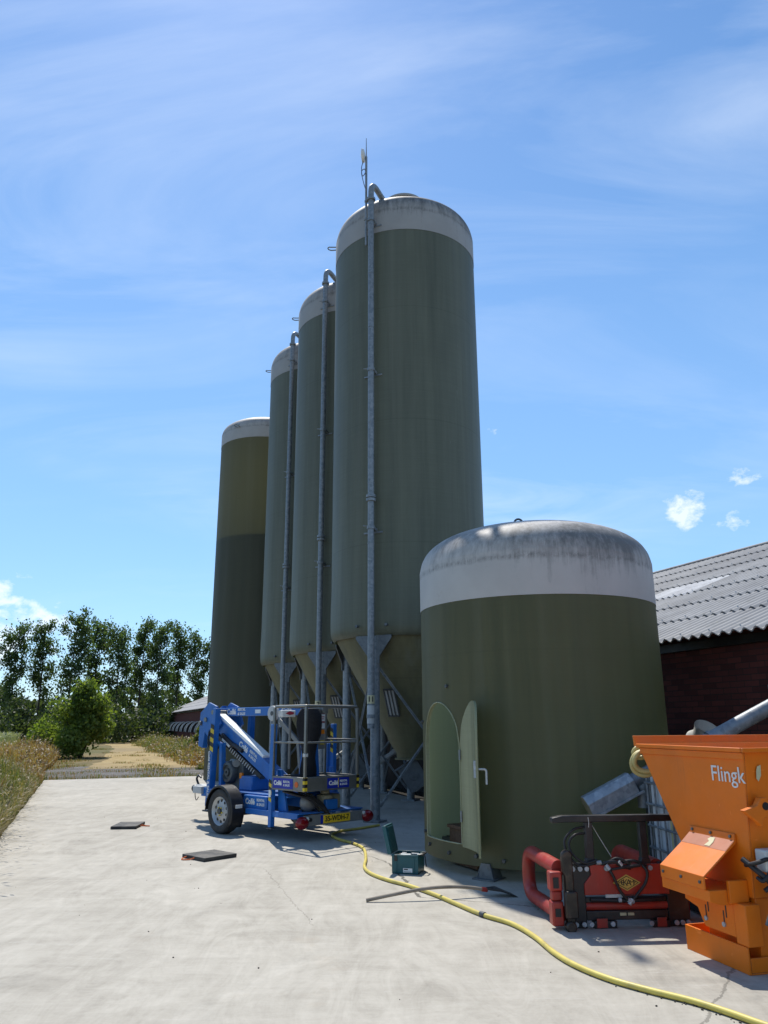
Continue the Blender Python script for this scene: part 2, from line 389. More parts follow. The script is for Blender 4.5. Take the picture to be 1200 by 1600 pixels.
def brick():
    m, nt, out = new_mat('dark_red_brick'); k = N(nt)
    x, y, z = k.xyz(); cb = k.n('ShaderNodeCombineXYZ'); k.l(y, cb.inputs[0]); k.l(z, cb.inputs[1])
    b = k.n('ShaderNodeTexBrick'); k.l(cb.outputs[0], b.inputs['Vector'])
    b.inputs['Scale'].default_value = 1; b.inputs['Brick Width'].default_value = .24; b.inputs['Row Height'].default_value = .075
    b.inputs['Mortar Size'].default_value = .006; b.inputs['Mortar Smooth'].default_value = .2
    b.inputs['Color1'].default_value = (.060, .020, .020, 1); b.inputs['Color2'].default_value = (.145, .042, .036, 1); b.inputs['Mortar'].default_value = (.03, .025, .024, 1)
    c = k.mix(k.math('MULTIPLY', k.noise(k.map(), 3, 6, .7), .5), b.outputs['Color'], (.09, .035, .03))
    k.l(k.bsdf(c, .85, 0, k.bump(b.outputs['Fac'], -.4, .008), .2), out.inputs[0]); return m
M['brick'] = brick()
M['tar'] = paint('tarred_wall', (.010, .009, .011), .8, 0, .4, 3, .3, (.03, .02, .02), .4)  # near-black colour standing in for shade on the lower wall

def roofmat(name='fibre_cement', base=.24):
    m, nt, out = new_mat(name); k = N(nt); v = k.map()
    f = k.noise(v, .9, 7, .65); g = k.noise(k.map((1, 4, 4)), 3, 7, .7)
    ox = k.n('ShaderNodeObjectInfo')
    c = k.mix(k.ramp(f, [(.35, 0.), (.65, 1.)]), (base*.8, base*.8, base*.82), (base*1.25, base*1.25, base*1.25))
    c = k.mix(k.math('MULTIPLY', k.ramp(g, [(.5, 0.), (.72, 1.)]), .45), c, (.115, .11, .09))
    lic = k.ramp(k.noise(v, 11, 5, .7), [(.62, 0.), (.7, 1.)])
    c = k.mix(k.math('MULTIPLY', lic, .35), c, (.34, .32, .22))
    k.l(k.bsdf(c, .72, 0, k.bump(k.noise(v, 40, 4), .2, .004), .35), out.inputs[0]); return m
M['roof'] = roofmat()
M['roof_light'] = roofmat('skylight_sheet', .46)
M['roof_edge'] = roofmat('weathered_sheet_edge', .34)

def leafmat(name, cols, trans=.4):
    m, nt, out = new_mat(name); k = N(nt)
    g = k.n('ShaderNodeNewGeometry'); r = g.outputs['Random Per Island']
    f = k.math('ADD', k.math('MULTIPLY', r, .6), k.math('MULTIPLY', k.noise(k.map(), .45, 3, .5), .5))
    n = len(cols); c = k.ramp(f, [(.15+.7*i/(n-1), q) for i, q in enumerate(cols)])
    b = k.bsdf(c, .55, 0, None, .3); t = k.n('ShaderNodeBsdfTranslucent')
    c2 = k.mix(1.0, c, (1.25, 1.35, .55), 'MULTIPLY'); k.l(c2, t.inputs[0])
    mx = k.n('ShaderNodeMixShader'); mx.inputs[0].default_value = trans; k.l(b, mx.inputs[1]); k.l(t.outputs[0], mx.inputs[2])
    k.l(mx.outputs[0], out.inputs[0]); return m
M['leaf'] = leafmat('poplar_leaves', [(.040, .066, .028), (.062, .100, .038), (.105, .145, .055)], .50)
M['leaf_bush'] = leafmat('bush_leaves', [(.070, .108, .024), (.13, .18, .036), (.22, .26, .06)], .5)
M['leaf_under'] = leafmat('undergrowth_leaves', [(.032, .050, .022), (.052, .076, .030), (.09, .11, .042)], .40)
M['leaf_weed'] = leafmat('weed_leaves', [(.06, .095, .02), (.12, .15, .035), (.22, .20, .08)], .4)
M['grass_green'] = leafmat('green_grass', [(.055, .085, .018), (.11, .14, .035), (.24, .21, .08)], .40)
M['grass_dry'] = leafmat('dry_grass', [(.17, .085, .030), (.28, .155, .058), (.38, .24, .105)], .35)
M['grass_pale'] = leafmat('pale_grain', [(.16, .19, .10), (.24, .26, .15), (.33, .33, .20)], .35)
M['grass_straw'] = leafmat('straw_stalks', [(.14, .105, .055), (.22, .17, .095), (.30, .24, .145)], .35)
M['bark'] = paint('bark', (.055, .045, .036), .9, 0, .3, 3, .5)
M['concrete'] = concrete()

# ------------------------------------------------------------------ camera, sun, sky
EYE = 1.6
PITCH, ROLL = R(15.4), R(.25)
cam = bpy.data.cameras.new('camera'); co = bpy.data.objects.new('camera', cam); COL.objects.link(co)
fw = Vector((0, math.cos(PITCH), math.sin(PITCH))); up0 = Vector((0, -math.sin(PITCH), math.cos(PITCH))); rt0 = Vector((1, 0, 0))
rt = rt0*math.cos(ROLL)-up0*math.sin(ROLL); up = up0*math.cos(ROLL)+rt0*math.sin(ROLL)
co.matrix_world = Matrix(((rt.x, up.x, -fw.x, 0), (rt.y, up.y, -fw.y, 0), (rt.z, up.z, -fw.z, EYE), (0, 0, 0, 1)))
cam.sensor_fit = 'VERTICAL'; cam.sensor_height = 36; cam.lens = 27.0; cam.clip_start = .05; cam.clip_end = 5000
scene.camera = co

SUN_AZ, SUN_EL = R(-16), R(59)
sd = Vector((math.sin(SUN_AZ)*math.cos(SUN_EL), math.cos(SUN_AZ)*math.cos(SUN_EL), math.sin(SUN_EL)))
sl = bpy.data.lights.new('sun', 'SUN'); sl.energy = 5.0; sl.angle = R(.53); sl.color = (1, .955, .88)
so = bpy.data.objects.new('sun', sl); COL.objects.link(so); so.location = sd*60
so.rotation_euler = sd.to_track_quat('Z', 'Y').to_euler()

w = bpy.data.worlds.new('World'); scene.world = w; w.use_nodes = True; nt = w.node_tree; nt.nodes.clear(); k = N(nt)
wo = nt.nodes.new('ShaderNodeOutputWorld'); bg = nt.nodes.new('ShaderNodeBackground')
sky = nt.nodes.new('ShaderNodeTexSky'); sky.sky_type = 'NISHITA'; sky.sun_disc = False
sky.sun_elevation = SUN_EL; sky.sun_rotation = SUN_AZ; sky.altitude = 20; sky.air_density = 1.0; sky.dust_density = .32; sky.ozone_density = 2.2
hs = nt.nodes.new('ShaderNodeHueSaturation'); hs.inputs['Saturation'].default_value = 1.20; hs.inputs['Value'].default_value = 1.0
k.l(k.mix(1.0, sky.outputs[0], (.90, 1.02, 1.18), 'MULTIPLY'), hs.inputs['Color'])
gx, gy, gz = k.xyz('Generated')
den = k.math('ADD', k.math('MAXIMUM', gz, 0.0), .22)
cv = k.n('ShaderNodeCombineXYZ'); k.l(k.math('DIVIDE', gx, den), cv.inputs[0]); k.l(k.math('DIVIDE', gy, den), cv.inputs[1])
# high thin cirrus drawn out in sheets, a wide soft veil and small fair-weather heaps low down
c1 = k.noise(k.map((1.0, 2.6, 1), vec=cv.outputs[0], rot=(0, 0, R(24)), loc=(1.3, .4, 0)), 1.25, 10, .60, .7)
c2 = k.noise(k.map((1, 1, 1), vec=cv.outputs[0], loc=(4.1, 2.2, 0)), .8, 5, .5, .4)
wisp = k.math('MULTIPLY', k.ramp(c1, [(.42, 0.), (.60, .45), (.78, 1.)]), k.ramp(c2, [(.34, 0.), (.62, 1.)]))
hum = k.noise(k.map((26, 26, 40), coord='Generated'), 1.0, 8, .62, .2)
def heap(px, py, rad, flat, thr):
    d = fw+rt*((px-600)/1200)-up*((py-800)/1200); d.normalize()
    s = k.n('ShaderNodeVectorMath', operation='SUBTRACT'); k.l(k.tc.outputs['Generated'], s.inputs[0]); s.inputs[1].default_value = d
    mlt = k.n('ShaderNodeVectorMath', operation='MULTIPLY'); k.l(s.outputs[0], mlt.inputs[0]); mlt.inputs[1].default_value = (1, 1, flat)
    ln = k.n('ShaderNodeVectorMath', operation='LENGTH'); k.l(mlt.outputs[0], ln.inputs[0])
    e = k.math('SUBTRACT', 1.0, k.math('DIVIDE', ln.outputs['Value'], rad))
    return k.ramp(k.math('ADD', k.math('MULTIPLY', k.math('MINIMUM', e, .55), .8), k.math('MULTIPLY', k.math('SUBTRACT', hum, .5), 1.9)), [(thr, 0.), (min(thr+.30, .99), 1.)])
heaps = None
for a in ((20, 966, .075, 1.9, .20), (-70, 975, .12, 1.8, .18), (1076, 796, .034, 1.0, .34), (1168, 741, .040, 2.4, .33), (1150, 811, .046, 2.6, .36), (760, 660, .030, 1.6, .36)):
    h = heap(*a); heaps = h if heaps is None else k.math('MAXIMUM', heaps, h)
low = k.ramp(gz, [(0.0, .9), (.16, .75), (.45, .55), (.75, .25), (1., .0)])     # pale air towards the horizon
CL = (8.6, 9.3, 10.2)
c = k.mix(k.math('MULTIPLY', low, .55), hs.outputs['Color'], (4.6, 7.2, 10.0))
c = k.mix(k.math('MULTIPLY', wisp, .40), c, CL)
c = k.mix(k.math('MULTIPLY', heaps, .62), c, (9.6, 9.8, 10.0))
k.l(c, bg.inputs['Color']); bg.inputs['Strength'].default_value = .118; k.l(bg.outputs[0], wo.inputs[0])

scene.view_settings.view_transform = 'Standard'; scene.view_settings.look = 'None'; scene.view_settings.exposure = 0.10; scene.view_settings.gamma = 1
scene.cycles.max_bounces = 8; scene.cycles.diffuse_bounces = 4; scene.cycles.transmission_bounces = 6; scene.cycles.use_denoising = True
scene.cycles.sample_clamp_indirect = 6.0

# ------------------------------------------------------------------ ground, yard, track
def sheet(name, uv, z, mat, step=None):
    b = MB(); b.add([W(u, v, z) for u, v in uv], [tuple(range(len(uv)))])
    o = b.build(name, mat, smooth=0, recalc=False); tag(o, kind='structure')
    if o.data.polygons[0].normal.z < 0: o.data.flip_normals()
    return o
g = MB(); S = 3000
g.add([(-S, -S, -.06), (S, -S, -.06), (S, S, -.06), (-S, S, -.06)], [(0, 1, 2, 3)])
tag(g.build('ground', M['ground'], smooth=0), kind='structure')
pad = MB(); PV = -1.06
edge = [(-9, PV)]+[(u, PV+.012*math.sin(u*2.1)+.01*math.sin(u*5.3)) for u in [i*.5 for i in range(-17, 53)]]+[(26.5, PV)]+[(26.5+.02*math.sin(v*3), v) for v in [i*.5 for i in range(-1, 15)]]+[(26.5, 7.3), (-9, 7.3)]
n = len(edge); pad.add([W(u, v, 0) for u, v in edge]+[W(u, v, -.12) for u, v in edge], [tuple(range(n))]+[(i, n+i, n+(i+1) % n, (i+1) % n) for i in range(n)])
tag(pad.build('concrete_yard', M['concrete'], smooth=0), kind='structure')
def wobbly(l, amp, seed):
    q = random.Random(seed); return [(u+q.uniform(-amp, amp), v+q.uniform(-amp, amp)) for u, v in l]
def ribbon(name, left, right, z, mat, amp, seed):
    L = []; Rr = []
    for i in range(len(left)-1):
        for j in range(8):
            t = j/8; L.append((left[i][0]*(1-t)+left[i+1][0]*t, left[i][1]*(1-t)+left[i+1][1]*t)); Rr.append((right[i][0]*(1-t)+right[i+1][0]*t, right[i][1]*(1-t)+right[i+1][1]*t))
    L = wobbly(L+[left[-1]], amp, seed); Rr = wobbly(Rr+[right[-1]], amp, seed+1)
    b = MB(); m = len(L); b.add([W(u, v, z) for u, v in L+Rr], [(i, m+i, m+i+1, i+1) for i in range(m-1)])
    o = b.build(name, mat, smooth=0); tag(o, kind='structure')
    if o.data.polygons[0].normal.z < 0: o.data.flip_normals()
ribbon('gravel_strip', [(26.55, -1.3), (31, -1.5), (35.5, -.9)], [(26.55, 7.0), (30, 6.2), (34.5, 5.0)], -.05, M['gravel'], .25, 3)
ribbon('sandy_track', [(33.0, -.2), (40, .9), (60, 1.8), (84, 1.6), (100, -3)], [(32.5, 4.9), (40, 5.1), (60, 5.2), (84, 5.6), (104, 3)], -.044, M['track'], .22, 5)

sheet('drain_strip', [(-9, 6.95), (60, 6.95), (60, 7.71), (-9, 7.71)], .004, M['damp'])  # added dark sheet: paints shade on the ground between silos and barn
# ------------------------------------------------------------------ feed silos
RS = 1.53
CAPP = [(0, 0), (0, .56), (-.04, .72), (-.14, .87), (-.35, 1.01), (-.70, 1.12), (-1.10, 1.18)]
def cap_profile(r, z, q=1.0): return [(r+.006, z-.01)]+[(r+.006+dr, z+dz*q) for dr, dz in CAPP]+[(.012, z+1.20*q)]
def smooth_profile(p, k_=4):
    s_ = spline([(a, b, 0) for a, b in p], k_); return [(max(q.x, .002), q.y) for q in s_]
ZB, ZT = 3.13, 11.35
M['grp'] = grp('green_glassfibre', None, base=(.136, .142, .100), trans=.12)
M['grp4'] = grp('olive_glassfibre', None, base=(.105, .105, .068), trans=.42, tcol=(.55, .52, .30))
M['grp_small'] = grp('moss_green_glassfibre', None, base=(.140, .130, .072), trans=.42, tcol=(.52, .54, .27))
M['cone'] = grp('olive_cone', None, base=(.145, .132, .068), trans=.05)
M['cap'] = capmat('weathered_white_cap', 11.35, 12.55, .78, 0.0, .66)
M['feed'] = paint('stored_feed', (.10, .07, .035), .95, 0, .3, 8)

def lifting_eye(a, z, r, parent):
    b = MB(); ca, sa = math.cos(a), math.sin(a)
    x = Vector((sa, ca, 0)); y = Vector((ca, -sa, 0)); p0 = x*(r-.01)+Vector((0, 0, z))
    pts = [p0+y*.05-x*.0, p0+y*.06+x*.13, p0+y*.05+x*.19+Vector((0, 0, .01)), p0+x*.215+Vector((0, 0, .012)), p0-y*.05+x*.19+Vector((0, 0, .01)), p0-y*.06+x*.13, p0-y*.05]
    b.tube(spline(pts, 4), .013, 8)
    b.beam(p0+Vector((0, 0, -.12)), p0+Vector((0, 0, .10)), .05, .03, up=x)
    return b.build('lifting_eye', M['galv'], parent)

def tall_silo(label):
    root = empty('feed_silo', (0.484, 15.12, 0), 0, label, 'silo', 'tall green feed silos in a row')
    b = MB(); b.lathe(smooth_profile([(1.455, ZB-.02), (1.50, ZB+.03), (1.535, ZB+.16), (1.54, ZB+.5), (RS, ZB+.9)], 3)+[(RS, 5.5), (RS, 8), (RS, ZT)], 96)
    b.build('body', M['grp'], root, smooth=60)
    b = MB(); b.lathe(cap_profile(RS, ZT)[:2]+smooth_profile(cap_profile(RS, ZT)[2:], 4), 96); b.build('cap', M['cap'], root, smooth=50)
    b = MB(); b.cyl((0, 0, 12.55), (0, 0, 12.98), .43, 40); b.cyl((0, 0, 12.98), (0, 0, 13.03), .47, 40); b.build('hatch', M['cap'], root)
    b = MB(); b.lathe([(1.44, ZB+.12), (1.40, ZB-.02), (.44, 1.36), (.43, 1.31), (.27, 1.06), (.26, .98), (.30, .975), (.30, .95), (.2, .949)], 72); b.build('cone', M['cone'], root, smooth=50)
    b = MB(); b.lathe([(0.01, ZB+.2), (1.43, ZB+.2), (1.50, ZB+.4), (1.50, 8.2), (.9, 8.55), (.01, 8.75)], 48); fd = b.build('feed', M['feed'], root)
    # outlet boot and sloping auger
    b = MB(); b.T = Matrix.Translation((.02, 0, .70))@Matrix.Rotation(R(-32), 4, 'Y'); b.box((-.20, -.17, -.28), (.20, .17, .20)); b.box((-.25, -.20, .2001), (.25, .20, .215)); b.cyl((0, -.172, -.04), (0, -.182, -.04), .08, 18); b.cyl((0, -.183, -.04), (0, -.20, -.04), .025, 10); b.build('outlet_boot', M['engine2'], root, .008)
    b = MB(); d = Vector((UY, -UX, 0))
    p0 = Vector((.05, 0, .42)); b.cyl(p0, p0+d*1.9+Vector((0, 0, 1.15)), .055, 16); b.cyl(p0+d*.9+Vector((0, 0, .545)), p0+d*.96+Vector((0, 0, .581)), .066, 16)
    b.build('auger_tube', M['pipe_white'], root)
    # legs with gussets and base plates
    A0 = R(181.83+26.0); RL = 1.405
    for i in range(4):
        a = A0+i*math.pi/2; x = Vector((math.sin(a), math.cos(a), 0)); t = Vector((math.cos(a), -math.sin(a), 0)); p = x*RL
        b = MB(); b.cyl(p+Vector((0, 0, .03)), p+Vector((0, 0, ZB-.02)), .083, 20); leg = b.build('leg', M['galv'], root)
        b = MB()
        q = [(-.36, ZB-.01), (.36, ZB-.01), (.36, ZB-.06), (.12, ZB-.38), (.12, ZB-.50), (-.12, ZB-.50), (-.12, ZB-.38), (-.36, ZB-.06)]
        o0 = x*(RL+.060); vs = [o0+t*s_+Vector((0, 0, z_)) for s_, z_ in q]+[o0-x*.016+t*s_+Vector((0, 0, z_)) for s_, z_ in q]
        m_ = len(q); b.add(vs, [tuple(range(m_)), tuple(range(2*m_-1, m_-1, -1))]+[(j, (j+1) % m_, m_+(j+1) % m_, m_+j) for j in range(m_)])
        for s_ in (-.30, .30): b.cyl(x*(RS-.02)+t*s_+Vector((0, 0, ZB+.16)), x*(RS+.035)+t*s_+Vector((0, 0, ZB+.16)), .026, 10)
        b.build('gusset', M['galv_dark'], leg)
        b = MB(); b.cbox((p.x, p.y, .016), (.30, .30, .03), Matrix.Translation(p*1)@Matrix.Rotation(-a, 4, 'Z')@Matrix.Translation(-p))
        b.build('base_plate', M['galv'], leg)
        a2 = a+math.pi/2; p2 = Vector((math.sin(a2), math.cos(a2), 0))*RL
        for (s0, s1) in ((p+Vector((0, 0, ZB-.42)), p2+Vector((0, 0, .18))), (p+Vector((0, 0, .18)), p2+Vector((0, 0, ZB-.42)))):
            dv = (s1-s0).normalized(); off = x*.03 if s0.z > 1 else x*-.03
            b = MB(); b.beam(s0+dv*.10+off, s1-dv*.10+off, .046, .010); b.beam(s0+dv*.10+off+Vector((0, 0, -.02)), s1-dv*.10+off+Vector((0, 0, -.02)), .008, .046)
            b.build('brace', M['galv'], root)
    # blow-in pipe up the front
    a = R(181.83+23.5); x = Vector((math.sin(a), math.cos(a), 0)); t = Vector((math.cos(a), -math.sin(a), 0)); P = x*(RS+.16); rp = .060
    b = MB()
    b.tube(round_path([P+Vector((0, 0, 1.52)), P+Vector((0, 0, 12.50)), x*1.0+Vector((0, 0, 12.42)), x*.45+Vector((0, 0, 12.50))], .30, 8), rp, 20)
    for z in (2.35, 2.75, 3.7, 4.75, 5.9, 6.4, 7.1, 9.1, 10.3): b.cyl(P+Vector((0, 0, z)), P+Vector((0, 0, z+.012)), rp+.006, 20)
    for z in (5.55, 5.62, 12.02): b.cyl(P+Vector((0, 0, z)), P+Vector((0, 0, z+.05)), rp+.030, 20)
    pipe = b.build('filling_pipe', M['galv'], root)
    for z in (1.72, 5.05, 8.2, 11.55):
        b = MB(); e = x*(RS-.01 if z > 3 else RL+.05)
        b.cyl(P+Vector((0, 0, z-.03)), P+Vector((0, 0, z+.03)), rp+.014, 20)
        if z > 3:
            b.beam(P-t*.05+Vector((0, 0, z)), e-t*.05+Vector((0, 0, z-.02)), .012, .05); b.beam(P+t*.05+Vector((0, 0, z)), e+t*.05+Vector((0, 0, z-.02)), .012, .05)
            b.beam(e-t*.16+Vector((0, 0, z-.06)), e-t*-.22+Vector((0, 0, z-.06)), .05, .03); b.cyl(P+t*.02+Vector((0, 0, z+.02)), P+t*.16+Vector((0, 0, z+.05)), .012, 8)
        b.build('bracket', M['galv'], pipe)
    b = MB(); b.cyl(P+Vector((0, 0, 1.93)), P+Vector((0, 0, 2.07)), rp+.006, 24); b.build('number_tag', M['tag'], pipe)
    b = MB(); b.cyl(P+Vector((0, 0, 1.60)), P+Vector((0, 0, 1.90)), rp+.005, 24); b.build('sleeve', M['lightgrey'], pipe)
    lifting_eye(R(181.8+92), 12.0, RS, root)
    # inspection pane on the cone
    b = MB(); a = R(181.83+21); x = Vector((math.sin(a), math.cos(a), 0)); t = Vector((math.cos(a), -math.sin(a), 0))
    sl_ = Vector((x.x*.9, x.y*.9, 1.6)).normalized(); nn = sl_.cross(t).normalized()
    if nn.dot(x) < 0: nn = -nn
    c0 = x*.86+Vector((0, 0, 2.0))+nn*.06
    b.mat(0).add([c0+t*sx*.09+sl_*sy*.25+nn*sz for sx in (-1, 1) for sy in (-1, 1) for sz in (0, .02)], [(0,1,3,2),(4,6,7,5),(0,4,5,1),(2,3,7,6),(1,5,7,3),(0,2,6,4)])
    b.mat(1)
    for sx in (-1, -.33, .33, 1): b.beam(c0+t*sx*.10+sl_*-.27+nn*.02, c0+t*sx*.10+sl_*.27+nn*.02, .02, .04, up=nn)
    for sy in (-1, 1): b.beam(c0-t*.11+sl_*sy*.26+nn*.02, c0+t*.11+sl_*sy*.26+nn*.02, .02, .04, up=nn)
    b.build('inspection_pane', [M['lightgrey'], M['engine']], root)
    return root, P
M['tag'] = paint('number_tag', (.55, .50, .30), .6, 0, .1, 9, 0, (.2, .18, .1), .4)
silo1, PIPE = tall_silo('tallest looking, nearest green feed silo, with the antenna mast by its pipe')
silo2 = copy_tree(silo1); silo2.location = (-.689, 18.258, 0); silo2['label'] = 'green feed silo second nearest of the row, with a pipe tagged 2'
silo3 = copy_tree(silo1); silo3.location = (-1.862, 21.396, 0); silo3['label'] = 'farthest green feed silo that still has a filling pipe, behind the boom lift'
for c in children(silo3):
    if c.name.startswith('feed'): c.scale = (1, 1, .70); c.location = (0, 0, 1.02)
for c in children(silo2):
    if c.name.startswith('feed'): c.scale = (1, 1, 1.25)
def ring_number(silo, s):
    pp = [c for c in children(silo) if c.name.startswith('filling_pipe')][0]
    f = Vector((-(silo.location.x+PIPE.x), -(silo.location.y+PIPE.y), 0)).normalized(); xd = Vector((-f.y, f.x, 0)); o_ = PIPE+f*.0675+Vector((0, 0, 2.0))
    lettering(s, .12, M['ink'], pp, o_, xd, (0, 0, 1), bold=.03)
ring_number(silo1, '11'); ring_number(silo2, '2')

# the flat-bottomed silo at the back
s4 = empty('flat_bottom_silo', (25.2*math.sin(R(-9.17)), 25.2*math.cos(R(-9.17)), 0), 0, 'olive green silo standing on the ground behind the others, darker where still full', 'silo')
b = MB(); b.lathe([(RS, .0), (RS, 3), (RS, 7), (RS, 10.60)], 96); b.build('body', M['grp4'], s4, smooth=60)
M['cap4'] = capmat('weathered_white_cap_back', 10.60, 11.55, .6, 3.0, .8)
b = MB(); b.lathe(cap_profile(RS, 10.60, .80)[:2]+smooth_profile(cap_profile(RS, 10.60, .80)[2:], 4), 96); b.build('cap', M['cap4'], s4, smooth=50)
b = MB(); b.lathe([(1.515, .0), (1.515, 7.35), (.9, 7.4), (.01, 7.45)], 64); b.build('feed', M['feed'], s4, smooth=30)
lifting_eye(R(170.8+38), 11.0, RS, s4)

# ------------------------------------------------------------------ antenna mast
am = empty('antenna_mast', (.484, 15.12, 0), 0, 'thin antenna mast with a small white dish on top of the tallest looking silo', 'antenna')
a = R(181.83+27.6); x = Vector((math.sin(a), math.cos(a), 0)); P = x*(RS+.15); f = Vector((-.1, -1, 0)).normalized(); lft = Vector((-1, .1, 0)).normalized()
b = MB(); b.cyl(P+Vector((0, 0, 11.0)), P+Vector((0, 0, 13.15)), .024, 12); b.cyl(P+Vector((0, 0, 13.15)), P+Vector((0, 0, 13.62)), .012, 8, .006); b.build('pole', M['galv'], am)
b = MB(); q = P+lft*.06+Vector((0, 0, 13.18)); b.tube([q+lft*.05+Vector((0, 0, .0)), q+lft*.03, q+lft*-.02, q+lft*-.04], [.05, .15, .13, .03], 20)
b.v = [(v[0], v[1], v[2]) for v in b.v]; dsh = b.build('dish', M['white'], am)
b = MB(); b.tube(spline([q+Vector((0, 0, -.12)), q+lft*.04+Vector((0, 0, -.3)), q+lft*.02+Vector((0, 0, -.5)), q+lft*-.04+Vector((0, 0, -.42)), q+lft*-.02+Vector((0, 0, -.33)), q+lft*.04+Vector((0, 0, -.4)), q+lft*.0+Vector((0, 0, -.65)), P+Vector((0, 0, 12.3))], 5), .008, 6); b.build('cable', M['ink'], am)
b = MB()
for z in (12.05, 11.62): b.beam(P-lft*-.03+Vector((0, 0, z)), P-lft*.14+Vector((0, 0, z-.02)), .03, .03); b.cyl(P+Vector((0, 0, z-.02)), P+Vector((0, 0, z+.02)), .034, 12)
b.build('clamp', M['galv'], am)

# ------------------------------------------------------------------ small cut-down silo with its door
CS = Vector((1.98, 10.08, 0)); RM = 1.5
sm = empty('silo_shed', CS, 0, 'squat green silo turned into a shed, with a streaked white dome and open arched door', 'silo')
A = lambda phi: R(191.1+phi)
O0, O1, SILL, SPR, TOP = 38.0, 68.0, .32, 1.36, 1.84
def arch(phi):
    t = (phi-(O0+O1)/2)/((O1-O0)/2); return SPR+(TOP-SPR)*math.sqrt(max(0, 1-t*t))
b = MB(); cols = []
phis = [O0+(O1-O0)*i/24 for i in range(25)]+[O1+(360-(O1-O0))*i/110 for i in range(1, 110)]
ZH = 3.01
for i, ph in enumerate(phis):
    a = A(ph); inside = i <= 24; zs = [.12, SILL, arch(ph) if inside else 1.6, 2.3, ZH]
    for z in zs: b.v.append((RM*math.sin(a), RM*math.cos(a), z))
m = len(phis)
for i in range(m):
    j = (i+1) % m
    for q in range(4):
        if q == 1 and i < 24: continue
        b.f.append((i*5+q, j*5+q, j*5+q+1, i*5+q+1)); b.m.append(0)
b.build('body', M['grp_small'], sm, smooth=70)
M['cap_s'] = capmat('streaked_white_dome', 3.01, 4.11, .72, 8.0, .90)
b = MB(); b.lathe(cap_profile(RM, ZH, .92)[:2]+smooth_profile(cap_profile(RM, ZH, .92)[2:], 5), 110); b.build('cap', M['cap_s'], sm, smooth=50)
# rim of the opening
b = MB(); ring = [(O0+(O1-O0)*i/24, SILL) for i in range(25)]+[(O1, SILL+(SPR-SILL)*i/6) for i in range(1, 6)]+[(O1-(O1-O0)*i/24, arch(O1-(O1-O0)*i/24)) for i in range(25)]+[(O0, SPR-(SPR-SILL)*i/6) for i in range(1, 6)]
n = len(ring)
for ph, z in ring:
    a = A(ph)
    b.v += [((RM+.006)*math.sin(a), (RM+.006)*math.cos(a), z), ((RM-.035)*math.sin(a), (RM-.035)*math.cos(a), z)]
for i in range(n):
    j = (i+1) % n; b.f.append((2*i, 2*j, 2*j+1, 2*i+1)); b.m.append(0)
M['grp_pale'] = grp('pale_cut_edge', None, base=(.34, .35, .22), trans=.1)
b.tube([Vector(((RM+.004)*math.sin(A(ph)), (RM+.004)*math.cos(A(ph)), z)) for ph, z in ring], .007, 8, closed=True)
b.build('door_frame', M['grp_pale'], sm, smooth=40)
# door leaf, hinged on the right of the opening and swung right out
hg = Vector((RM*math.sin(A(O0)), RM*math.cos(A(O0)), 0)); fe = Vector((.935, 8.33, 0))-CS; dv = fe-hg; LN = dv.length; dv.normalize(); nv = Vector((-dv.y, dv.x, 0))
if nv.x < 0: nv = -nv
b = MB(); NT = 20
for side in (0, .022):
    for i in range(NT+1):
        t = i/NT; p = hg+dv*(LN*t)+nv*(.07*4*t*(1-t)+side); zt = arch(O0+(O1-O0)*t)
        for q in range(7): b.v.append((p.x, p.y, SILL-.03+(zt-SILL+.03)*q/6))
o2 = (NT+1)*7
for i in range(NT):
    for q in range(6):
        f_ = (i*7+q, (i+1)*7+q, (i+1)*7+q+1, i*7+q+1); b.f += [f_, tuple(v+o2 for v in reversed(f_))]; b.m += [0, 0]
    for q in (0, 6): b.f.append((i*7+q, (i+1)*7+q, (i+1)*7+q+o2, i*7+q+o2)); b.m.append(0)
for i in (0, NT):
    for q in range(6): b.f.append((i*7+q, i*7+q+1, i*7+q+1+o2, i*7+q+o2)); b.m.append(0)
M['grp_door'] = grp('faded_door_glassfibre', None, base=(.38, .38, .23), trans=.3, tcol=(.55, .56, .28))
dr = b.build('door', M['grp_door'], sm, smooth=40)
b = MB(); p = hg+dv*(LN-.03)+nv*.03+Vector((0, 0, 1.14)); b.cbox((p.x-.03, p.y, p.z), (.03, .05, .17)); b.build('lock', M['galv_light'], dr)
b = MB(); b.tube(round_path([p, p+nv*.085, p+nv*.085+Vector((0, 0, -.15))], .03, 5), .011, 10); b.build('handle', M['lightgrey'], dr)
for z in (.55, 1.2): b = MB(); b.cyl(hg+Vector((-.005, -.015, z)), hg+Vector((-.005, -.015, z+.11)), .012, 10); b.build('hinge', M['galv'], dr)
for ph in (26, 116, 206, 296):
    a = A(ph); x = Vector((math.sin(a), math.cos(a), 0)); t = Vector((math.cos(a), -math.sin(a), 0)); b = MB()
    for s in (-1, 1):
        o_ = x*(RM+.02)+t*s*.05; vs = [o_+Vector((0, 0, .16)), o_-x*.16+Vector((0, 0, .16)), o_-x*.18+t*s*.05+Vector((0, 0, .01)), o_+x*.02+t*s*.05+Vector((0, 0, .01))]
        b.add(vs+[q+t*.006 for q in vs], [(0,1,2,3),(7,6,5,4),(0,4,5,1),(1,5,6,2),(2,6,7,3),(3,7,4,0)])
    b.add([x*(RM+.026)+t*s+Vector((0, 0, z)) for s, z in ((-.05, .16), (.05, .16), (.10, .01), (-.10, .01))], [(0, 1, 2, 3)])
    b.cbox((0, 0, .008), (.26, .26, .014), Matrix.Translation(x*(RM-.04))@Matrix.Rotation(-a, 4, 'Z')); b.build('foot', M['galv_dark'], sm)
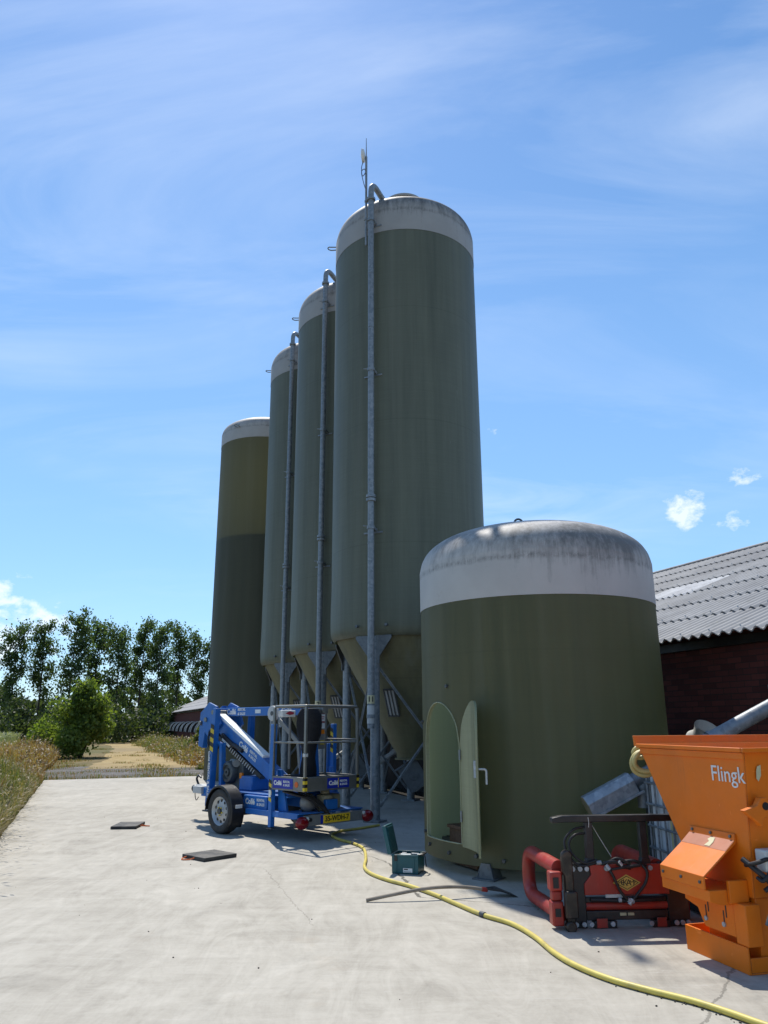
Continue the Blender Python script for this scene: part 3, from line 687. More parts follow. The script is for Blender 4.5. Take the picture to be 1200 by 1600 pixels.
for ph, z in ((46, .21), (30.5, .22), (64, .24), (71, .36), (75, 1.62), (45, 2.02), (18, .2)): a = A(ph); x = Vector((math.sin(a), math.cos(a), 0)); b = MB(); b.cyl(x*(RM-.01)+Vector((0, 0, z)), x*(RM+.03)+Vector((0, 0, z)), .02, 10); b.build('bolt', M['engine'], sm)
b = MB(); p = Vector((-.18, -.12, 4.09)); b.tube([p+Vector((-.05, 0, 0))]+[p+Vector((-.055*math.cos(t), 0, .09+.055*math.sin(t))) for t in [math.pi*i/10 for i in range(11)]]+[p+Vector((.05, 0, 0))], .014, 10); b.build('lifting_eye', M['engine'], sm)
# brown crate inside the shed
cr = empty('wooden_crate', CS+Vector((-.68, -.30, 0)), R(25), 'brown wooden crate inside the shed, seen through the arched doorway', 'crate')
b = MB(); b.box((-.45, -.30, .02), (.55, .30, .40)); b.box((-.47, -.32, .4001), (.57, .32, .44)); b.build('crate_body', M['brown'], cr, .006)

# ------------------------------------------------------------------ the long brick barn
EV, EZ, RVv, RZ = 7.42, 2.68, 14.9, 5.70
U0, U1 = -8.0, 88.0
barn = empty('brick_barn', W(0, EV+.28, 0), -HD, 'long low dark red brick barn with a grey corrugated roof behind the silos', 'barn')
def Lb(u, v, z): return (v-EV-.28, u, z)          # barn space: x to the right of the wall face, y along
b = MB(); b.box(Lb(U0, EV+.28, -.05), Lb(U1-.3, EV+.5, EZ+.05)); b.box(Lb(U0, 2*RVv-EV-.5, -.05), Lb(U1-.3, 2*RVv-EV-.28, EZ+.05))
for uu in (U0, U1-.52): b.prism([(Lb(0, EV+.5, 0)[0], -.05), (Lb(0, 2*RVv-EV-.5, 0)[0], -.05), (Lb(0, 2*RVv-EV-.5, 0)[0], EZ+.05), (Lb(0, RVv, 0)[0], RZ-.12), (Lb(0, EV+.5, 0)[0], EZ+.05)], 1, uu, uu+.22)
# prism over axis 1 takes (x,z)
b.build('wall', M['brick'], barn, smooth=0)
b = MB(); b.box(Lb(U0, EV+.255, -.05), Lb(34, EV+.2785, 1.28)); b.build('tarred_plinth', M['tar'], barn)  # added black slab that paints shade onto the lower barn wall
b = MB(); b.box(Lb(U0, EV+.20, EZ-.13), Lb(U1-.3, EV+.277, EZ-.02)); b.build('fascia', M['black'], barn)
WAVE = .177; SR = 7; SLOPE = math.atan2(RZ-EZ, RVv-EV); SLEN = math.hypot(RZ-EZ, RVv-EV)
def roof_plane(side):
    b = MB(); rows = SR; rl = SLEN/rows; n = int((U1-U0)/WAVE*6); rr = random.Random(4)
    for r_ in range(rows):
        s0 = r_*rl-.06; s1 = (r_+1)*rl+.06; base = len(b.v)
        for i in range(n+1):
            u = U0+i*WAVE/6; h = .026*math.cos(2*math.pi*i/6)
            for s_, lift in ((s0, .012), (s0, .030), (s1, .0)):
                vv = EV+s_*math.cos(SLOPE)-(h+lift)*math.sin(SLOPE); zz = EZ+s_*math.sin(SLOPE)+(h+lift)*math.cos(SLOPE)
                if side: vv = 2*RVv-vv
                b.v.append(Lb(u, vv, zz))
        for i in range(n):
            sheet_i = int((i/6)//5)
            lightsheet = (r_ == 3 and sheet_i in (22, 23, 60, 85)) and not side
            for q in (0, 1):
                b.f.append((base+3*i+q, base+3*i+3+q, base+3*i+4+q, base+3*i+1+q)); b.m.append(2 if (q == 0 and r_ == 0) else (1 if lightsheet else 0))
    b.mat(3)
    for r_ in range(SR if not side else 0):
        for i in range(int(48/(WAVE*3))):
            u = U0+WAVE*(i*3); s_ = r_*rl+.05; p = Vector(Lb(u, EV+s_*math.cos(SLOPE), EZ+s_*math.sin(SLOPE)+.05)); b.cyl(p, p+Vector((0, 0, .018)), .014, 6, .010)
    return b.build('roof', [M['roof'], M['roof_light'], M['roof_edge'], M['lightgrey']], barn, smooth=75)
rf = roof_plane(0); roof_plane(1)
b = MB(); b.tube([Lb(U0, RVv, RZ+.02), Lb(U1, RVv, RZ+.02)], .06, 12); b.build('ridge_cap', M['roof'], barn)
for i in range(13):                                    # curved air-inlet hoods on the far stretch of wall
    u = 84.5-i*3.1; b = MB(); th = [R(90)*q/8 for q in range(9)]
    prof = [(-.62*math.sin(t), 1.05+.75*math.cos(t)) for t in th]
    w_ = .50
    pts = [(-.002, u-w_, 1.05)]
    b.mat(0)
    for sgn in (-1, 1):
        yy = u+sgn*w_; n0 = len(b.v)
        b.v += [(-.002, yy, 1.05), (-.002, yy, 1.80)]+[(x_, yy, z_) for x_, z_ in prof[1:]]; b.f.append(tuple(range(n0, n0+len(prof)+1))); b.m.append(0)
    b.mat(1)
    for sgn in (-1, 1): b.tube([(x_, u+sgn*w_, z_) for x_, z_ in prof], .035, 6)
    n0 = len(b.v)
    for x_, z_ in prof: b.v += [(x_, u-w_, z_), (x_, u+w_, z_)]
    for q in range(8): b.f.append((n0+2*q, n0+2*q+1, n0+2*q+3, n0+2*q+2)); b.m.append(0)
    b.build('air_inlet_hood', [M['black'], M['lightgrey']], barn, smooth=40)
# small bulkhead lamp and wall fan by the near end
b = MB(); u_, v_ = 7.3, EV+.28; b.cbox(Lb(7.10, v_-.05, 1.98), (.10, .26, .11)); b.cyl(Lb(7.10, v_-.10, 1.98), Lb(7.10, v_-.13, 1.98), .05, 12)
b.build('wall_lamp', M['white'], barn, .012)
b = MB(); b.cbox(Lb(8.72, v_-.26, 1.12), (.50, .95, .62)); fan = b.build('fan_housing', M['black'], barn, .02)
b = MB(); pp = [Lb(8.24, v_-.40, 1.38), Lb(8.10, v_-.40, 1.40), Lb(8.0, v_-.39, 1.46), Lb(7.96, v_-.39, 1.50)]; b.tube(pp, [.12, .13, .17, .185], 20, caps=False); b.build('fan_cone', M['lightgrey'], fan, recalc=False)

# ------------------------------------------------------------------ trailer boom lift
lift = empty('boom_lift', (-.76, 11.9, 0), R(45), 'blue trailer-mounted boom lift with a grey work basket, parked before the silos', 'boom lift')
# local axes: x to the trailer's right, y towards its nose, z up
b = MB(); b.box((-.11, .02, .40), (.11, 3.35, .54)); b.box((-.62, .05, .30), (-.50, 1.3, .38)); b.box((.50, .05, .30), (.62, 1.3, .38)); b.box((-.62, .02, .365), (.62, .42, .385))
b.box((-.60, 1.55, .34), (.60, 1.75, .46)); b.box((-.50, .42, .56), (.50, 2.5, .585)); b.box((-.45, 2.1, .40), (.45, 2.6, .55)); b.prism([(.42, .42), (.95, .42), (1.15, .78), (.80, .78)], 0, -.16, .16)
ch = b.build('chassis', M['blue'], lift, .008)
b = MB(); b.box((-.57, .84, .37), (-.20, 1.42, .56)); bx = b.build('battery_box', M['blue'], lift, .012)
def colle(parent, o_, xd, yd, s, two=True, ink=None):
    xd = Vector(xd).normalized(); yd = Vector(yd).normalized(); o_ = Vector(o_); ink = ink or M['white']
    lettering('Collé', .20*s, ink, parent, o_-xd*.24*s, xd, yd, bold=.035)
    if two:
        lettering('RENTAL', .10*s, ink, parent, o_+xd*.25*s+yd*.055*s, xd, yd, bold=.02); lettering('& SALES', .10*s, ink, parent, o_+xd*.25*s-yd*.055*s, xd, yd, bold=.02)
colle(bx, (-.572, 1.12, .47), (0, -1, 0), (0, 0, 1), .55)
b = MB(); b.box((-.80, 1.60, .24), (.80, 1.68, .34)); b.build('axle', M['engine'], lift, .006)
for s in (-1, 1):
    wx = s*.76; cy, rr_ = 1.65, .325
    b = MB(); prof = [(.20, -.075), (.235, -.092), (.29, -.097), (.315, -.085), (.325, -.05), (.325, .05), (.315, .085), (.29, .097), (.235, .092), (.20, .075)]
    T = Matrix.Translation((wx, cy, rr_))@Matrix.Rotation(R(90), 4, 'Y')
    b.T = T; b.lathe(prof+[prof[0]], 40); tr = b.build('wheel', M['rubber'], lift, smooth=50)
    tr.name = 'wheel'
    b = MB(); b.T = T; b.lathe([(.215, -.07*1), (.205, -.088), (.19, -.075), (.165, -.045), (.13, -.055), (.07, -.06), (.06, -.07), (.002, -.07)] if s < 0 else [(.215, .07), (.205, .088), (.19, .075), (.165, .045), (.13, .055), (.07, .06), (.06, .07), (.002, .07)], 36)
    b.mat(1)
    for q in range(10):
        a = q*math.pi/5; b.cyl((.148*math.cos(a), .148*math.sin(a), s*.052), (.148*math.cos(a), .148*math.sin(a), s*.0565), .022, 10)
    b.build('rim', [M['rim'], M['ink']], tr, smooth=40)
    b = MB(); b.T = T; b.cyl((0, 0, s*.06), (0, 0, s*.10), .040, 16); b.build('hub', M['engine'], tr)
    b = MB(); b.T = T
    for q in range(5): a = q*2*math.pi/5; b.cyl((.058*math.cos(a), .058*math.sin(a), s*.07), (.058*math.cos(a), .058*math.sin(a), s*.088), .011, 6)
    b.build('wheel_nut', M['yellow'], tr)
    b = MB(); n_ = 16
    for q in range(n_+1):
        a = R(-35)+R(215)*q/n_ if s < 0 else R(-35)+R(215)*q/n_
        for dx, rad in ((-.12, .345), (-.105, .375), (.105, .375), (.12, .345)): b.v.append((wx+dx, cy-rad*math.cos(a), rr_+rad*math.sin(a)))
    for q in range(n_):
        for e in range(3): b.f.append((q*4+e, q*4+e+1, q*4+5+e, q*4+4+e)); b.m.append(0)
    fn = b.build('fender', M['black'], lift, smooth=60); sd_ = fn.modifiers.new('thickness', 'SOLIDIFY'); sd_.thickness = .008
    b = MB(); b.cyl((wx, cy-.42, rr_+.26), (wx, cy-.425, rr_+.30), .0, 6) if False else b.cbox((wx, cy-.385, rr_+.085), (.12, .012, .05)); b.build('side_marker', M['lightgrey'], lift, .004)
# rear beam, licence plate, lamps
b = MB(); b.box((-.56, -.035, .215), (.60, .0, .355)); rb = b.build('rear_beam', M['grey_steel'], lift, .006)
b = MB(); b.box((-.22, -.046, .232), (.30, -.036, .342)); pl = b.build('licence_plate', M['plate'], lift, .004)
b = MB(); b.box((-.262, -.0455, .232), (-.222, -.036, .342)); b.build('plate_band', M['sign_blue'], pl)
lettering('35-WDH-7', .098, M['ink'], pl, (.04, -.048, .287), (1, 0, 0), (0, 0, 1), bold=.015)
for s in (-1, 1):
    b = MB(); cx = s*.63+.03; b.ball((cx, -.035, .265), .115, 20, 12, (.95, .62, .74)); lp = b.build('tail_lamp', M['red_lens'], lift, smooth=60)
    b = MB(); b.box((cx-.10, -.03, .21), (cx+.10, .04, .32)); b.build('lamp_housing', M['black'], lp, .01)
    b = MB(); b.ball((cx+.09*(-s), -.045, .315), .028, 10, 6); b.build('marker_lamp', M['lightgrey'], lp)
b = MB(); b.tube([(-.46, -.03, .30), (-.46, -.06, .30)], .025, 12); b.build('plug', M['ink'], lift)
# nose: drawbar, jockey wheel, coupling
b = MB(); b.beam((0, 3.2, .50), (0, 3.60, .52), .16, .12); b.box((-.16, 3.28, .44), (.16, 3.55, .56)); db = b.build('drawbar', M['lightgrey'], lift, .01)
b = MB(); b.T = Matrix.Translation((0, -.19, 0)); b.cyl((0, 3.75, .50), (0, 3.92, .50), .05, 14); b.ball((0, 3.92, .50), .065, 12, 8); b.tube(spline([(0, 3.8, .56), (0, 3.88, .66), (0, 3.82, .72), (0, 3.74, .69)], 5), .020, 8); b.build('coupling', M['black'], db)
b = MB(); b.tube(spline([(.04, 3.70, .55), (.05, 3.80, .42), (.04, 3.74, .30), (.0, 3.6, .36)], 6), .008, 6); b.build('cable', M['ink'], db)
# motor and pump between the front legs
b = MB(); b.box((-.20, 2.0, .585), (.28, 2.62, 1.0)); en = b.build('engine', M['engine'], lift, .02)
b = MB(); T = Matrix.Translation((-.22, 2.30, .84))@Matrix.Rotation(R(90), 4, 'Y'); b.T = T; b.lathe([(.02, -.10), (.06, -.10), (.07, -.07), (.10, -.07), (.115, -.10), (.155, -.09), (.175, -.05), (.175, .05)], 28); b.build('fan_cover', M['engine'], en)
b = MB(); b.cyl((-.25, 2.12, .98), (-.05, 2.52, .98), .06, 16); b.build('air_filter', M['grey_steel'], en)
b = MB(); b.cbox((-.28, 1.92, .80), (.05, .06, .09)); b.build('reflector', M['amber'], lift, .01)
b = MB(); b.box((-.30, 1.60, .585), (.20, 1.95, .80)); b.build('valve_cover', M['blue'], lift, .015)
# lower arm: steep beam with white top, energy chain below
LA0, LA1 = Vector((-.14, 2.90, 1.66)), Vector((-.14, 1.02, .74))
dvv = (LA1-LA0).normalized(); nrm = Vector((0, -dvv.z, dvv.y)); nrm = nrm if nrm.z > 0 else -nrm
b = MB(); b.beam(LA0, LA1, .15, .22, up=nrm); la = b.build('lower_arm', M['blue'], lift, .008)
b = MB(); b.beam(LA0+nrm*.135+dvv*.06, LA1+nrm*.135-dvv*.55, .14, .05, up=nrm); b.build('arm_cover', M['bright_white'], la, .006)
colle(la, LA0*.45+LA1*.55+Vector((-.077, 0, 0))+nrm*.02, dvv, nrm, .62)
b = MB(); b.beam(LA0-nrm*.17+dvv*.15+Vector((-.05, 0, 0)), LA1-nrm*.15-dvv*.42+Vector((-.05, 0, 0)), .09, .07, up=nrm); cc = b.build('cable_chain', M['black'], lift, .006)
b = MB()
for q in range(13):
    p = LA0+dvv*(.72+q*.062)-nrm*.165+Vector((-.10, 0, 0)); b.beam(p-nrm*.035-dvv*.012, p+nrm*.035+dvv*.012, .012, .012)
b.build('chain_link', M['lightgrey'], cc)
b = MB(); p = LA0+dvv*.38-nrm*.07+Vector((-.10, 0, 0)); b.beam(p, p+dvv*.42, .05, .06, up=nrm); b.cyl(p+dvv*.38+nrm*.01, p+dvv*.66+nrm*.04, .035, 10); b.build('cylinder', M['black'], la, .006)
b = MB(); b.beam(p-nrm*.055+dvv*.05, p-nrm*.06+dvv*.30, .03, .04, up=nrm); b.build('warning_plate', M['white'], la)
# upper boom and knuckle
b = MB(); b.box((.00, .62, 1.735), (.17, 3.08, 1.875)); ub = b.build('upper_boom', M['blue'], lift, .008)
b = MB(); b.box((.03, .30, 1.755), (.14, .66, 1.855)); b.build('inner_boom', M['alu'], ub, .006)
colle(ub, (-.003, 2.55, 1.805), (0, -1, 0), (0, 0, 1), .62); colle(ub, (-.003, 1.0, 1.805), (0, -1, 0), (0, 0, 1), .62, False)
b = MB(); b.box((-.004, 1.85, 1.775), (.0, 2.0, 1.835)); b.build('sticker', M['white'], ub)
b = MB(); b.prism([(2.62, 1.60), (2.78, 1.90), (3.02, 1.97), (3.18, 1.86), (3.20, 1.55), (2.95, 1.35)], 0, -.26, -.22); b.prism([(2.62, 1.60), (2.78, 1.90), (3.02, 1.97), (3.18, 1.86), (3.20, 1.55), (2.95, 1.35)], 0, .18, .22)
b.prism([(3.12, 1.92), (3.34, 1.80), (3.36, 1.24), (3.22, 1.20), (3.16, 1.50)], 0, -.22, -.12); b.prism([(3.12, 1.92), (3.34, 1.80), (3.36, 1.24), (3.22, 1.20), (3.16, 1.50)], 0, .08, .18)
kn = b.build('knuckle', M['blue'], lift, .006)
b = MB()
for y_, z_ in ((2.86, 1.80), (3.08, 1.68), (3.26, 1.62)): b.cyl((-.285, y_, z_), (.24, y_, z_), .038, 14)
b.build('pivot_pin', M['alu'], kn)
for q in range(3):
    b = MB(); e = q*.035; b.tube(spline([(-.06+e, 3.18, 1.88), (-.10+e, 3.42+e, 1.74), (-.10+e, 3.50+e, 1.48), (-.06+e, 3.36+e, 1.28), (-.02+e, 3.15, 1.30), (-.05+e, 2.98, 1.42)], 6), .014, 8); b.build('hydraulic_hose', M['ink'], lift)
for q in range(2):
    b = MB(); b.tube(spline([(-.24, 2.98-q*.06, 1.55), (-.30, 2.92, 1.30+q*.05), (-.27, 2.80, 1.15+q*.06), (-.20, 2.70, 1.25), (-.15, 2.72, 1.45)], 6), .013, 8); b.build('hydraulic_hose', M['ink'], lift)
# tall raised stabiliser legs
def hazard(parent, x0, y0, z0, z1, w_, fx):
    """yellow and black striped tape on a leg's outer face"""
    n_ = 6; b = MB(); h = (z1-z0)/n_
    for q in range(n_):
        za = z0+q*h
        b.mat(q % 2); b.add([(fx, y0-w_/2, za), (fx, y0+w_/2, za+h*.5), (fx, y0+w_/2, za+h*1.5 if q < n_-1 else z1+h*.5), (fx, y0-w_/2, za+h)], [(0, 1, 2, 3)])
    b.build('hazard_tape', [M['yellow'], M['ink']], parent, smooth=0)
for s in (-1, 1):
    b = MB(); b.beam((s*.38, 2.66, .30), (s*.36, 2.60, 1.86), .09, .12, up=(1, 0, 0), w1=.08, h1=.10); fl = b.build('stabiliser_leg', M['blue'], lift, .008)
    b = MB(); b.cyl((s*.38, 2.66, .24), (s*.38, 2.66, .30), .02, 10); b.cbox((s*.38, 2.66, .23), (.16, .16, .025)); b.build('foot_pad', M['engine'], fl, .006)
    b = MB(); b.beam((s*.30, 2.42, .42), (s*.31, 2.46, 1.30), .07, .09); b.beam((s*.33, 2.45, 1.28), (s*.33, 2.60, 1.32), .05, .05); b.build('leg_ram', M['blue'], fl, .006)
    if s < 0: lettering('Collé RENTAL & SALES', .075, M['white'], fl, (-.436, 2.645, .80), (.0, -.03, -1), (0, -1, .03), bold=.03); hazard(fl, -.36, 2.61, 1.15, 1.58, .10, -.4285)
    y0 = .66 if s < 0 else .70; z0, z1 = (.16, 1.60)
    b = MB(); b.beam((s*.61, y0, z0), (s*.61, y0, z1), .07, .075, up=(1, 0, 0)); b.beam((s*.565, y0+.08, z0+.12), (s*.565, y0+.08, 1.30), .05, .07, up=(1, 0, 0)); rl = b.build('stabiliser_leg', M['blue'], lift, .008)
    b = MB(); b.cbox((s*.61, y0, z0-.012), (.09, .12, .02)); b.build('foot_pad', M['engine'], rl, .004)
    b = MB(); b.prism([(.42, .38), (.62, .38), (.66, .95), (.58, .95)], 0, s*.50-.02, s*.50+.02); b.build('leg_bracket', M['blue'], rl, .004)
    hazard(rl, s*.6, y0, 1.15 if s > 0 else .5, 1.52 if s > 0 else .8, .065, -.6485 if s < 0 else .571)
b = MB(); b.cbox((-.6475, .665, .62), (.004, .05, .10)); b.build('decal', M['white'], lift)
b = MB(); b.prism([(.42, .56), (.70, .56), (.60, 1.30), (.50, 1.30)], 0, -.12, .12); b.box((-.10, .48, 1.25), (.10, .66, 1.74)); b.build('boom_rest', M['blue'], lift, .008)
b = MB(); b.beam((-.05, 1.25, 1.66), (-.02, .78, 1.30), .05, .07); b.beam((-.02, .80, 1.32), (-.02, .74, .95), .06, .06); b.build('levelling_link', M['grey_steel'], lift, .006)
b = MB(); b.T = Matrix.Translation((-.36, 1.02, 1.76))@Matrix.Rotation(R(90), 4, 'Y'); b.cyl((0, 0, -.03), (0, 0, .03), .115, 28); b.build('end_disc', M['lightgrey'], lift, .008)
b = MB(); b.T = Matrix.Translation((-.36, 1.02, 1.76))@Matrix.Rotation(R(90), 4, 'Y'); b.cyl((0, 0, -.036), (0, 0, -.03), .035, 14); b.build('disc_hub', M['engine'], lift)
# hydraulics under the basket
b = MB(); b.cyl((-.02, .16, .38), (-.02, .16, .60), .12, 20); b.cyl((-.02, .16, .60), (-.02, .16, .66), .07, 16); b.box((.08, .10, .40), (.24, .26, .60)); b.build('oil_tank', M['tank'], lift, .02)
b = MB(); b.ball((-.30, .20, .50), .16, 18, 10, (.9, .6, .8)); b.build('rotator_housing', M['grey_steel'], lift)
for q in range(6):
    e = q*.022; b = MB(); b.tube(spline([(-.60+e, .42, .66), (-.50+e, .12-e*.5, .60-e*.3), (-.30+e, .02-e*.4, .56-e*1.4), (-.16+e*.6, .00-e*.3, .44-e*.8), (-.24+e, .10, .36), (-.40+e, .22, .40)], 6), .013, 8); b.build('hydraulic_hose', M['ink'], lift)
for q in range(3):
    e = q*.03; b = MB(); b.tube(spline([(-.46+e, .25, .66), (-.36+e, .05, .52+e), (-.26, .02, .40), (-.18+e, .10, .37)], 6), .010, 8); b.build('hydraulic_hose', M['ink'], lift)
# the basket
X0, X1, Y0, Y1, Z0, Z1, ZF = -.64, .40, -.12, .66, .68, 1.85, .87
b = MB(); b.box((X0, Y0, Z0), (X1, Y1, Z0+.02))
for p0, p1 in (((X0, Y0), (X1, Y0+.02)), ((X0, Y1-.02), (X1, Y1)), ((X0, Y0+.0201), (X0+.02, Y1-.0201)), ((X1-.02, Y0+.0201), (X1, Y1-.0201))): b.box((p0[0], p0[1], Z0+.0201), (p1[0], p1[1], ZF))
bk = b.build('basket', M['alu'], lift, .004)
b = MB(); b.box((X0+.021, Y0+.021, ZF-.06), (X1-.021, Y1-.021, ZF-.03)); b.build('floor_mat', M['rubber'], bk)
b = MB(); q = .02; b.tube(round_path([(X0+q, Y0+q, Z1), (X1-q, Y0+q, Z1), (X1-q, Y1-q, Z1), (X0+q, Y1-q, Z1), (X0+q, Y0+q, Z1), (X0+q+.02, Y0+q, Z1)], .05), .021, 12); b.build('top_rail', M['alu'], bk)
b = MB(); z_ = 1.34; b.tube([(X1-q, Y0+q, z_), (X0+q, Y0+q, z_), (X0+q, Y1-q, z_)], .015, 10); b.build('middle_rail', M['alu'], bk)
b = MB(); b.tube([(X1-q, Y0+q, z_+.03), (X1-q, Y1-q, z_+.03), (X1-.3, Y1-q, z_+.03)], .015, 10); b.build('middle_rail', M['alu'], bk)
for px_, py_ in ((X0+q, Y0+q), (X1-q, Y0+q), (X1-q, Y1-q), (X0+q, Y1-q), (.10, Y1-q)):
    b = MB(); b.cbox((px_, py_, (Z0+Z1)/2+.05), (.040, .040, Z1-Z0-.13)); b.build('post', M['alu'], bk, .006)
b = MB(); b.cbox((X0+q, Y0+q, 1.17), (.06, .05, .045)); b.build('gate_latch', M['lightgrey'], bk, .004)
b = MB(); b.box((-.22, Y0-.004, .705), (.20, Y0, .845)); b.build('sign_board', M['sign_blue'], bk); colle(bk, (-.01, Y0-.006, .775), (1, 0, 0), (0, 0, 1), .40)
b = MB(); b.box((-.018, Y0-.0055, .715), (-.006, Y0-.004, .84)); b.build('sign_bar', M['yellow'], bk)
b = MB(); b.box((X0-.004, .14, .705), (X0, .60, .845)); b.build('sign_board', M['sign_blue'], bk); colle(bk, (X0-.006, .385, .775), (0, -1, 0), (0, 0, 1), .42)
b = MB(); b.cyl((X0-.005, .06, .77), (X0-.001, .06, .77), .04, 16); b.build('orange_sticker', M['rope'], bk)
def vhaz(nx, x0, x1, y0, y1):
    b = MB()
    for qq in range(5):
        za = .69+qq*.045; b.mat(qq % 2); za2 = min(za+.045, ZF-.003)
        b.add([(x0, y0, za), (x1, y1, za+.0), (x1, y1, za2), (x0, y0, za2)], [(0, 1, 2, 3)])
    b.build('hazard_tape', [M['yellow'], M['ink']], bk, smooth=0)
vhaz(0, X0-.003, X0+.05, Y0-.003, Y0-.003); vhaz(0, X0-.003, X0-.003, Y0-.003, Y0+.04); vhaz(0, X1-.05, X1+.002, Y0-.003, Y0-.003)
b = MB(); b.lathe([(.02, 1.83), (.165, 1.82), (.19, 1.74), (.185, 1.60), (.16, 1.44), (.13, 1.28), (.115, 1.10), (.11, .96), (.105, .845), (.02, .845)], 14, (-.13, .42)); b.v = [(v[0]+.02*math.sin(v[2]*9+v[1]*20), v[1]+.02*math.cos(v[2]*11+v[0]*17), v[2]) for v in b.v]; b.build('control_cover', M['fabric'], bk, smooth=60)
b = MB(); b.box((-.56, .54, 1.70), (-.30, .64, 1.80)); cb_ = b.build('control_box', M['white'], bk, .012)
b = MB(); b.prism([(-.50, 1.755), (-.42, 1.785), (-.34, 1.77), (-.34, 1.745), (-.42, 1.73)], 1, .534, .539); b.build('red_label', M['sticker_red'], cb_)
b = MB(); b.cyl((-.34, .62, .95), (-.36, .60, 1.70), .02, 8); b.build('cover_strap', M['grey_steel'], bk)
b = MB(); b.box((.07, .60, 1.22), (.34, .628, 1.84)); pn = b.build('sticker_panel', M['grey_steel'], bk, .006)
def stick(x0, x1, z0, z1, m): b = MB(); b.box((x0, .5965, z0), (x1, .5995, z1)); b.build('sticker', M[m], pn)
stick(.12, .33, 1.775, 1.825, 'white'); stick(.12, .33, 1.755, 1.772, 'sticker_red'); stick(.10, .20, 1.64, 1.745, 'white'); stick(.205, .33, 1.64, 1.745, 'white'); stick(.10, .33, 1.62, 1.637, 'sticker_red'); stick(.10, .33, 1.53, 1.612, 'white')
stick(.08, .17, 1.33, 1.50, 'yellow'); stick(.18, .33, 1.45, 1.51, 'amber'); stick(.24, .33, 1.29, 1.35, 'yellow')
for i_, (x0, x1, z0) in enumerate(((.14, .31, 1.795), (.215, .32, 1.70), (.215, .31, 1.67), (.09, .15, 1.42))):
    b = MB(); b.box((x0, .5955, z0), (x1, .5967, z0+.012)); b.build('sticker_line', M['sticker_red' if i_ < 3 else 'ink'], pn)

# ------------------------------------------------------------------ orange bedding spreader
sp = empty('bedding_spreader', (2.486, 5.67, 0), R(15), 'big orange bedding spreader bucket at the right edge with white lettering', 'spreader')
LX = 1.9
b = MB(); th = .012
def plate(pts, n_, t):
    n_ = Vector(n_).normalized()*t; m_ = len(pts)
    b.add([Vector(p) for p in pts]+[Vector(p)+n_ for p in pts], [tuple(range(m_)), tuple(range(2*m_-1, m_-1, -1))]+[(i, (i+1) % m_, m_+(i+1) % m_, m_+i) for i in range(m_)])
endp = [(1.245, 1.42), (.76, .70), (.68, .45), (0.02, .45), (-.05, 1.42)]
for xx in (0, LX): plate([(xx, y_, z_) for y_, z_ in endp], (1, 0, 0), th)
plate([(th, 1.245, 1.42), (LX, 1.245, 1.42), (LX, .76, .70), (th, .76, .70)], (0, -1, .6), th)
plate([(th, .76, .699), (LX, .76, .699), (LX, .68, .45), (th, .68, .45)], (0, -1, .3), th)
plate([(th, -.05, 1.42), (LX, -.05, 1.42), (LX, .02, .45), (th, .02, .45)], (0, 1, 0), th)
plate([(th, .03, .46), (LX, .03, .46), (LX, .67, .46), (th, .67, .46)], (0, 0, 1), th)
hp = b.build('hopper', M['orange'], sp, .003, smooth=20)
b = MB(); b.prism([(1.235, 1.405), (1.275, 1.405), (1.285, 1.49), (1.275, 1.49)], 0, -.02, LX+.03); b.build('back_rim', M['orange'], sp, .003)
b = MB(); b.box((-.028, -.075, 1.395), (-.001, 1.234, 1.425)); b.box((-.014, -.06, 1.345), (-.0005, 1.20, 1.394)); b.box((-.028, -.085, 1.395), (LX, -.052, 1.425)); b.build('rim', M['orange'], sp, .004)
lettering('Flingk', .155, M['white'], hp, (-.004, .135, 1.235), (0, -1, 0), (0, .0, 1), bold=.0)
b = MB(); b.add([(.10, -.049, 1.30), (.13, -.049, 1.31), (.125, -.048, 1.24), (.10, -.047, 1.20), (.085, -.047, 1.22), (.09, -.048, 1.27)], [(5, 4, 3, 2, 1, 0)]); b.v = [(x_, y_-.004, z_) for x_, y_, z_ in b.v]; b.build('torn_sticker', M['tag'], hp, smooth=0)
# hinge lug on the corner
b = MB(); q = [(-.09, 1.02), (.02, 1.05), (.055, 1.10), (.10, 1.10), (.12, 1.04), (.09, .98), (.055, .96), (.04, .91), (.02, .94)]; b.prism(q, 1, -.105, -.055); b.build('hinge_lug', M['orange'], sp, .004)
b = MB(); b.cyl((.085, -.109, 1.045), (.085, -.104, 1.045), .026, 14); b.build('lug_hole', M['ink'], sp)
# folded discharge hood on the end plate
HY0, HY1 = .12, .62
b = MB(); prof = [(-.002, .845), (-.014, .845), (-.022, .80), (-.100, .735), (-.300, .585), (-.300, .50), (-.288, .50), (-.288, .58), (-.094, .722), (-.002, .785)]
b.T = Matrix.Identity(4); m_ = len(prof); vs = [(x_, HY0, z_) for x_, z_ in prof]+[(x_, HY1, z_) for x_, z_ in prof]
b.add(vs, [tuple(range(m_)), tuple(range(2*m_-1, m_-1, -1))]+[(i, m_+i, m_+(i+1) % m_, (i+1) % m_) for i in range(m_)])
hd = b.build('discharge_hood', M['orange'], sp, .003, smooth=0)
b = MB(); d_ = Vector((-.078, 0, -.065)); nn = Vector((-.65, 0, .78))*.0015; p = [(-.022, HY0+.004, .80), (-.022, HY1-.004, .80), (-.100, HY1-.004, .735), (-.100, HY0+.004, .735)]
b.add([Vector(v)+nn for v in p], [(3, 2, 1, 0)]); b.build('worn_patch', M['orange_worn'], hd, smooth=0)  # upper fold of the hood in a duller, browner orange
b = MB(); p = [(-.030, .31, .795), (-.030, .355, .795), (-.050, .37, .78), (-.060, .34, .77), (-.092, .36, .743), (-.092, .30, .743), (-.06, .295, .77)]; b.add([Vector(v)+nn*2.2 for v in p], [tuple(range(len(p)-1, -1, -1))]); b.build('torn_sticker', M['tag'], hd, smooth=0)
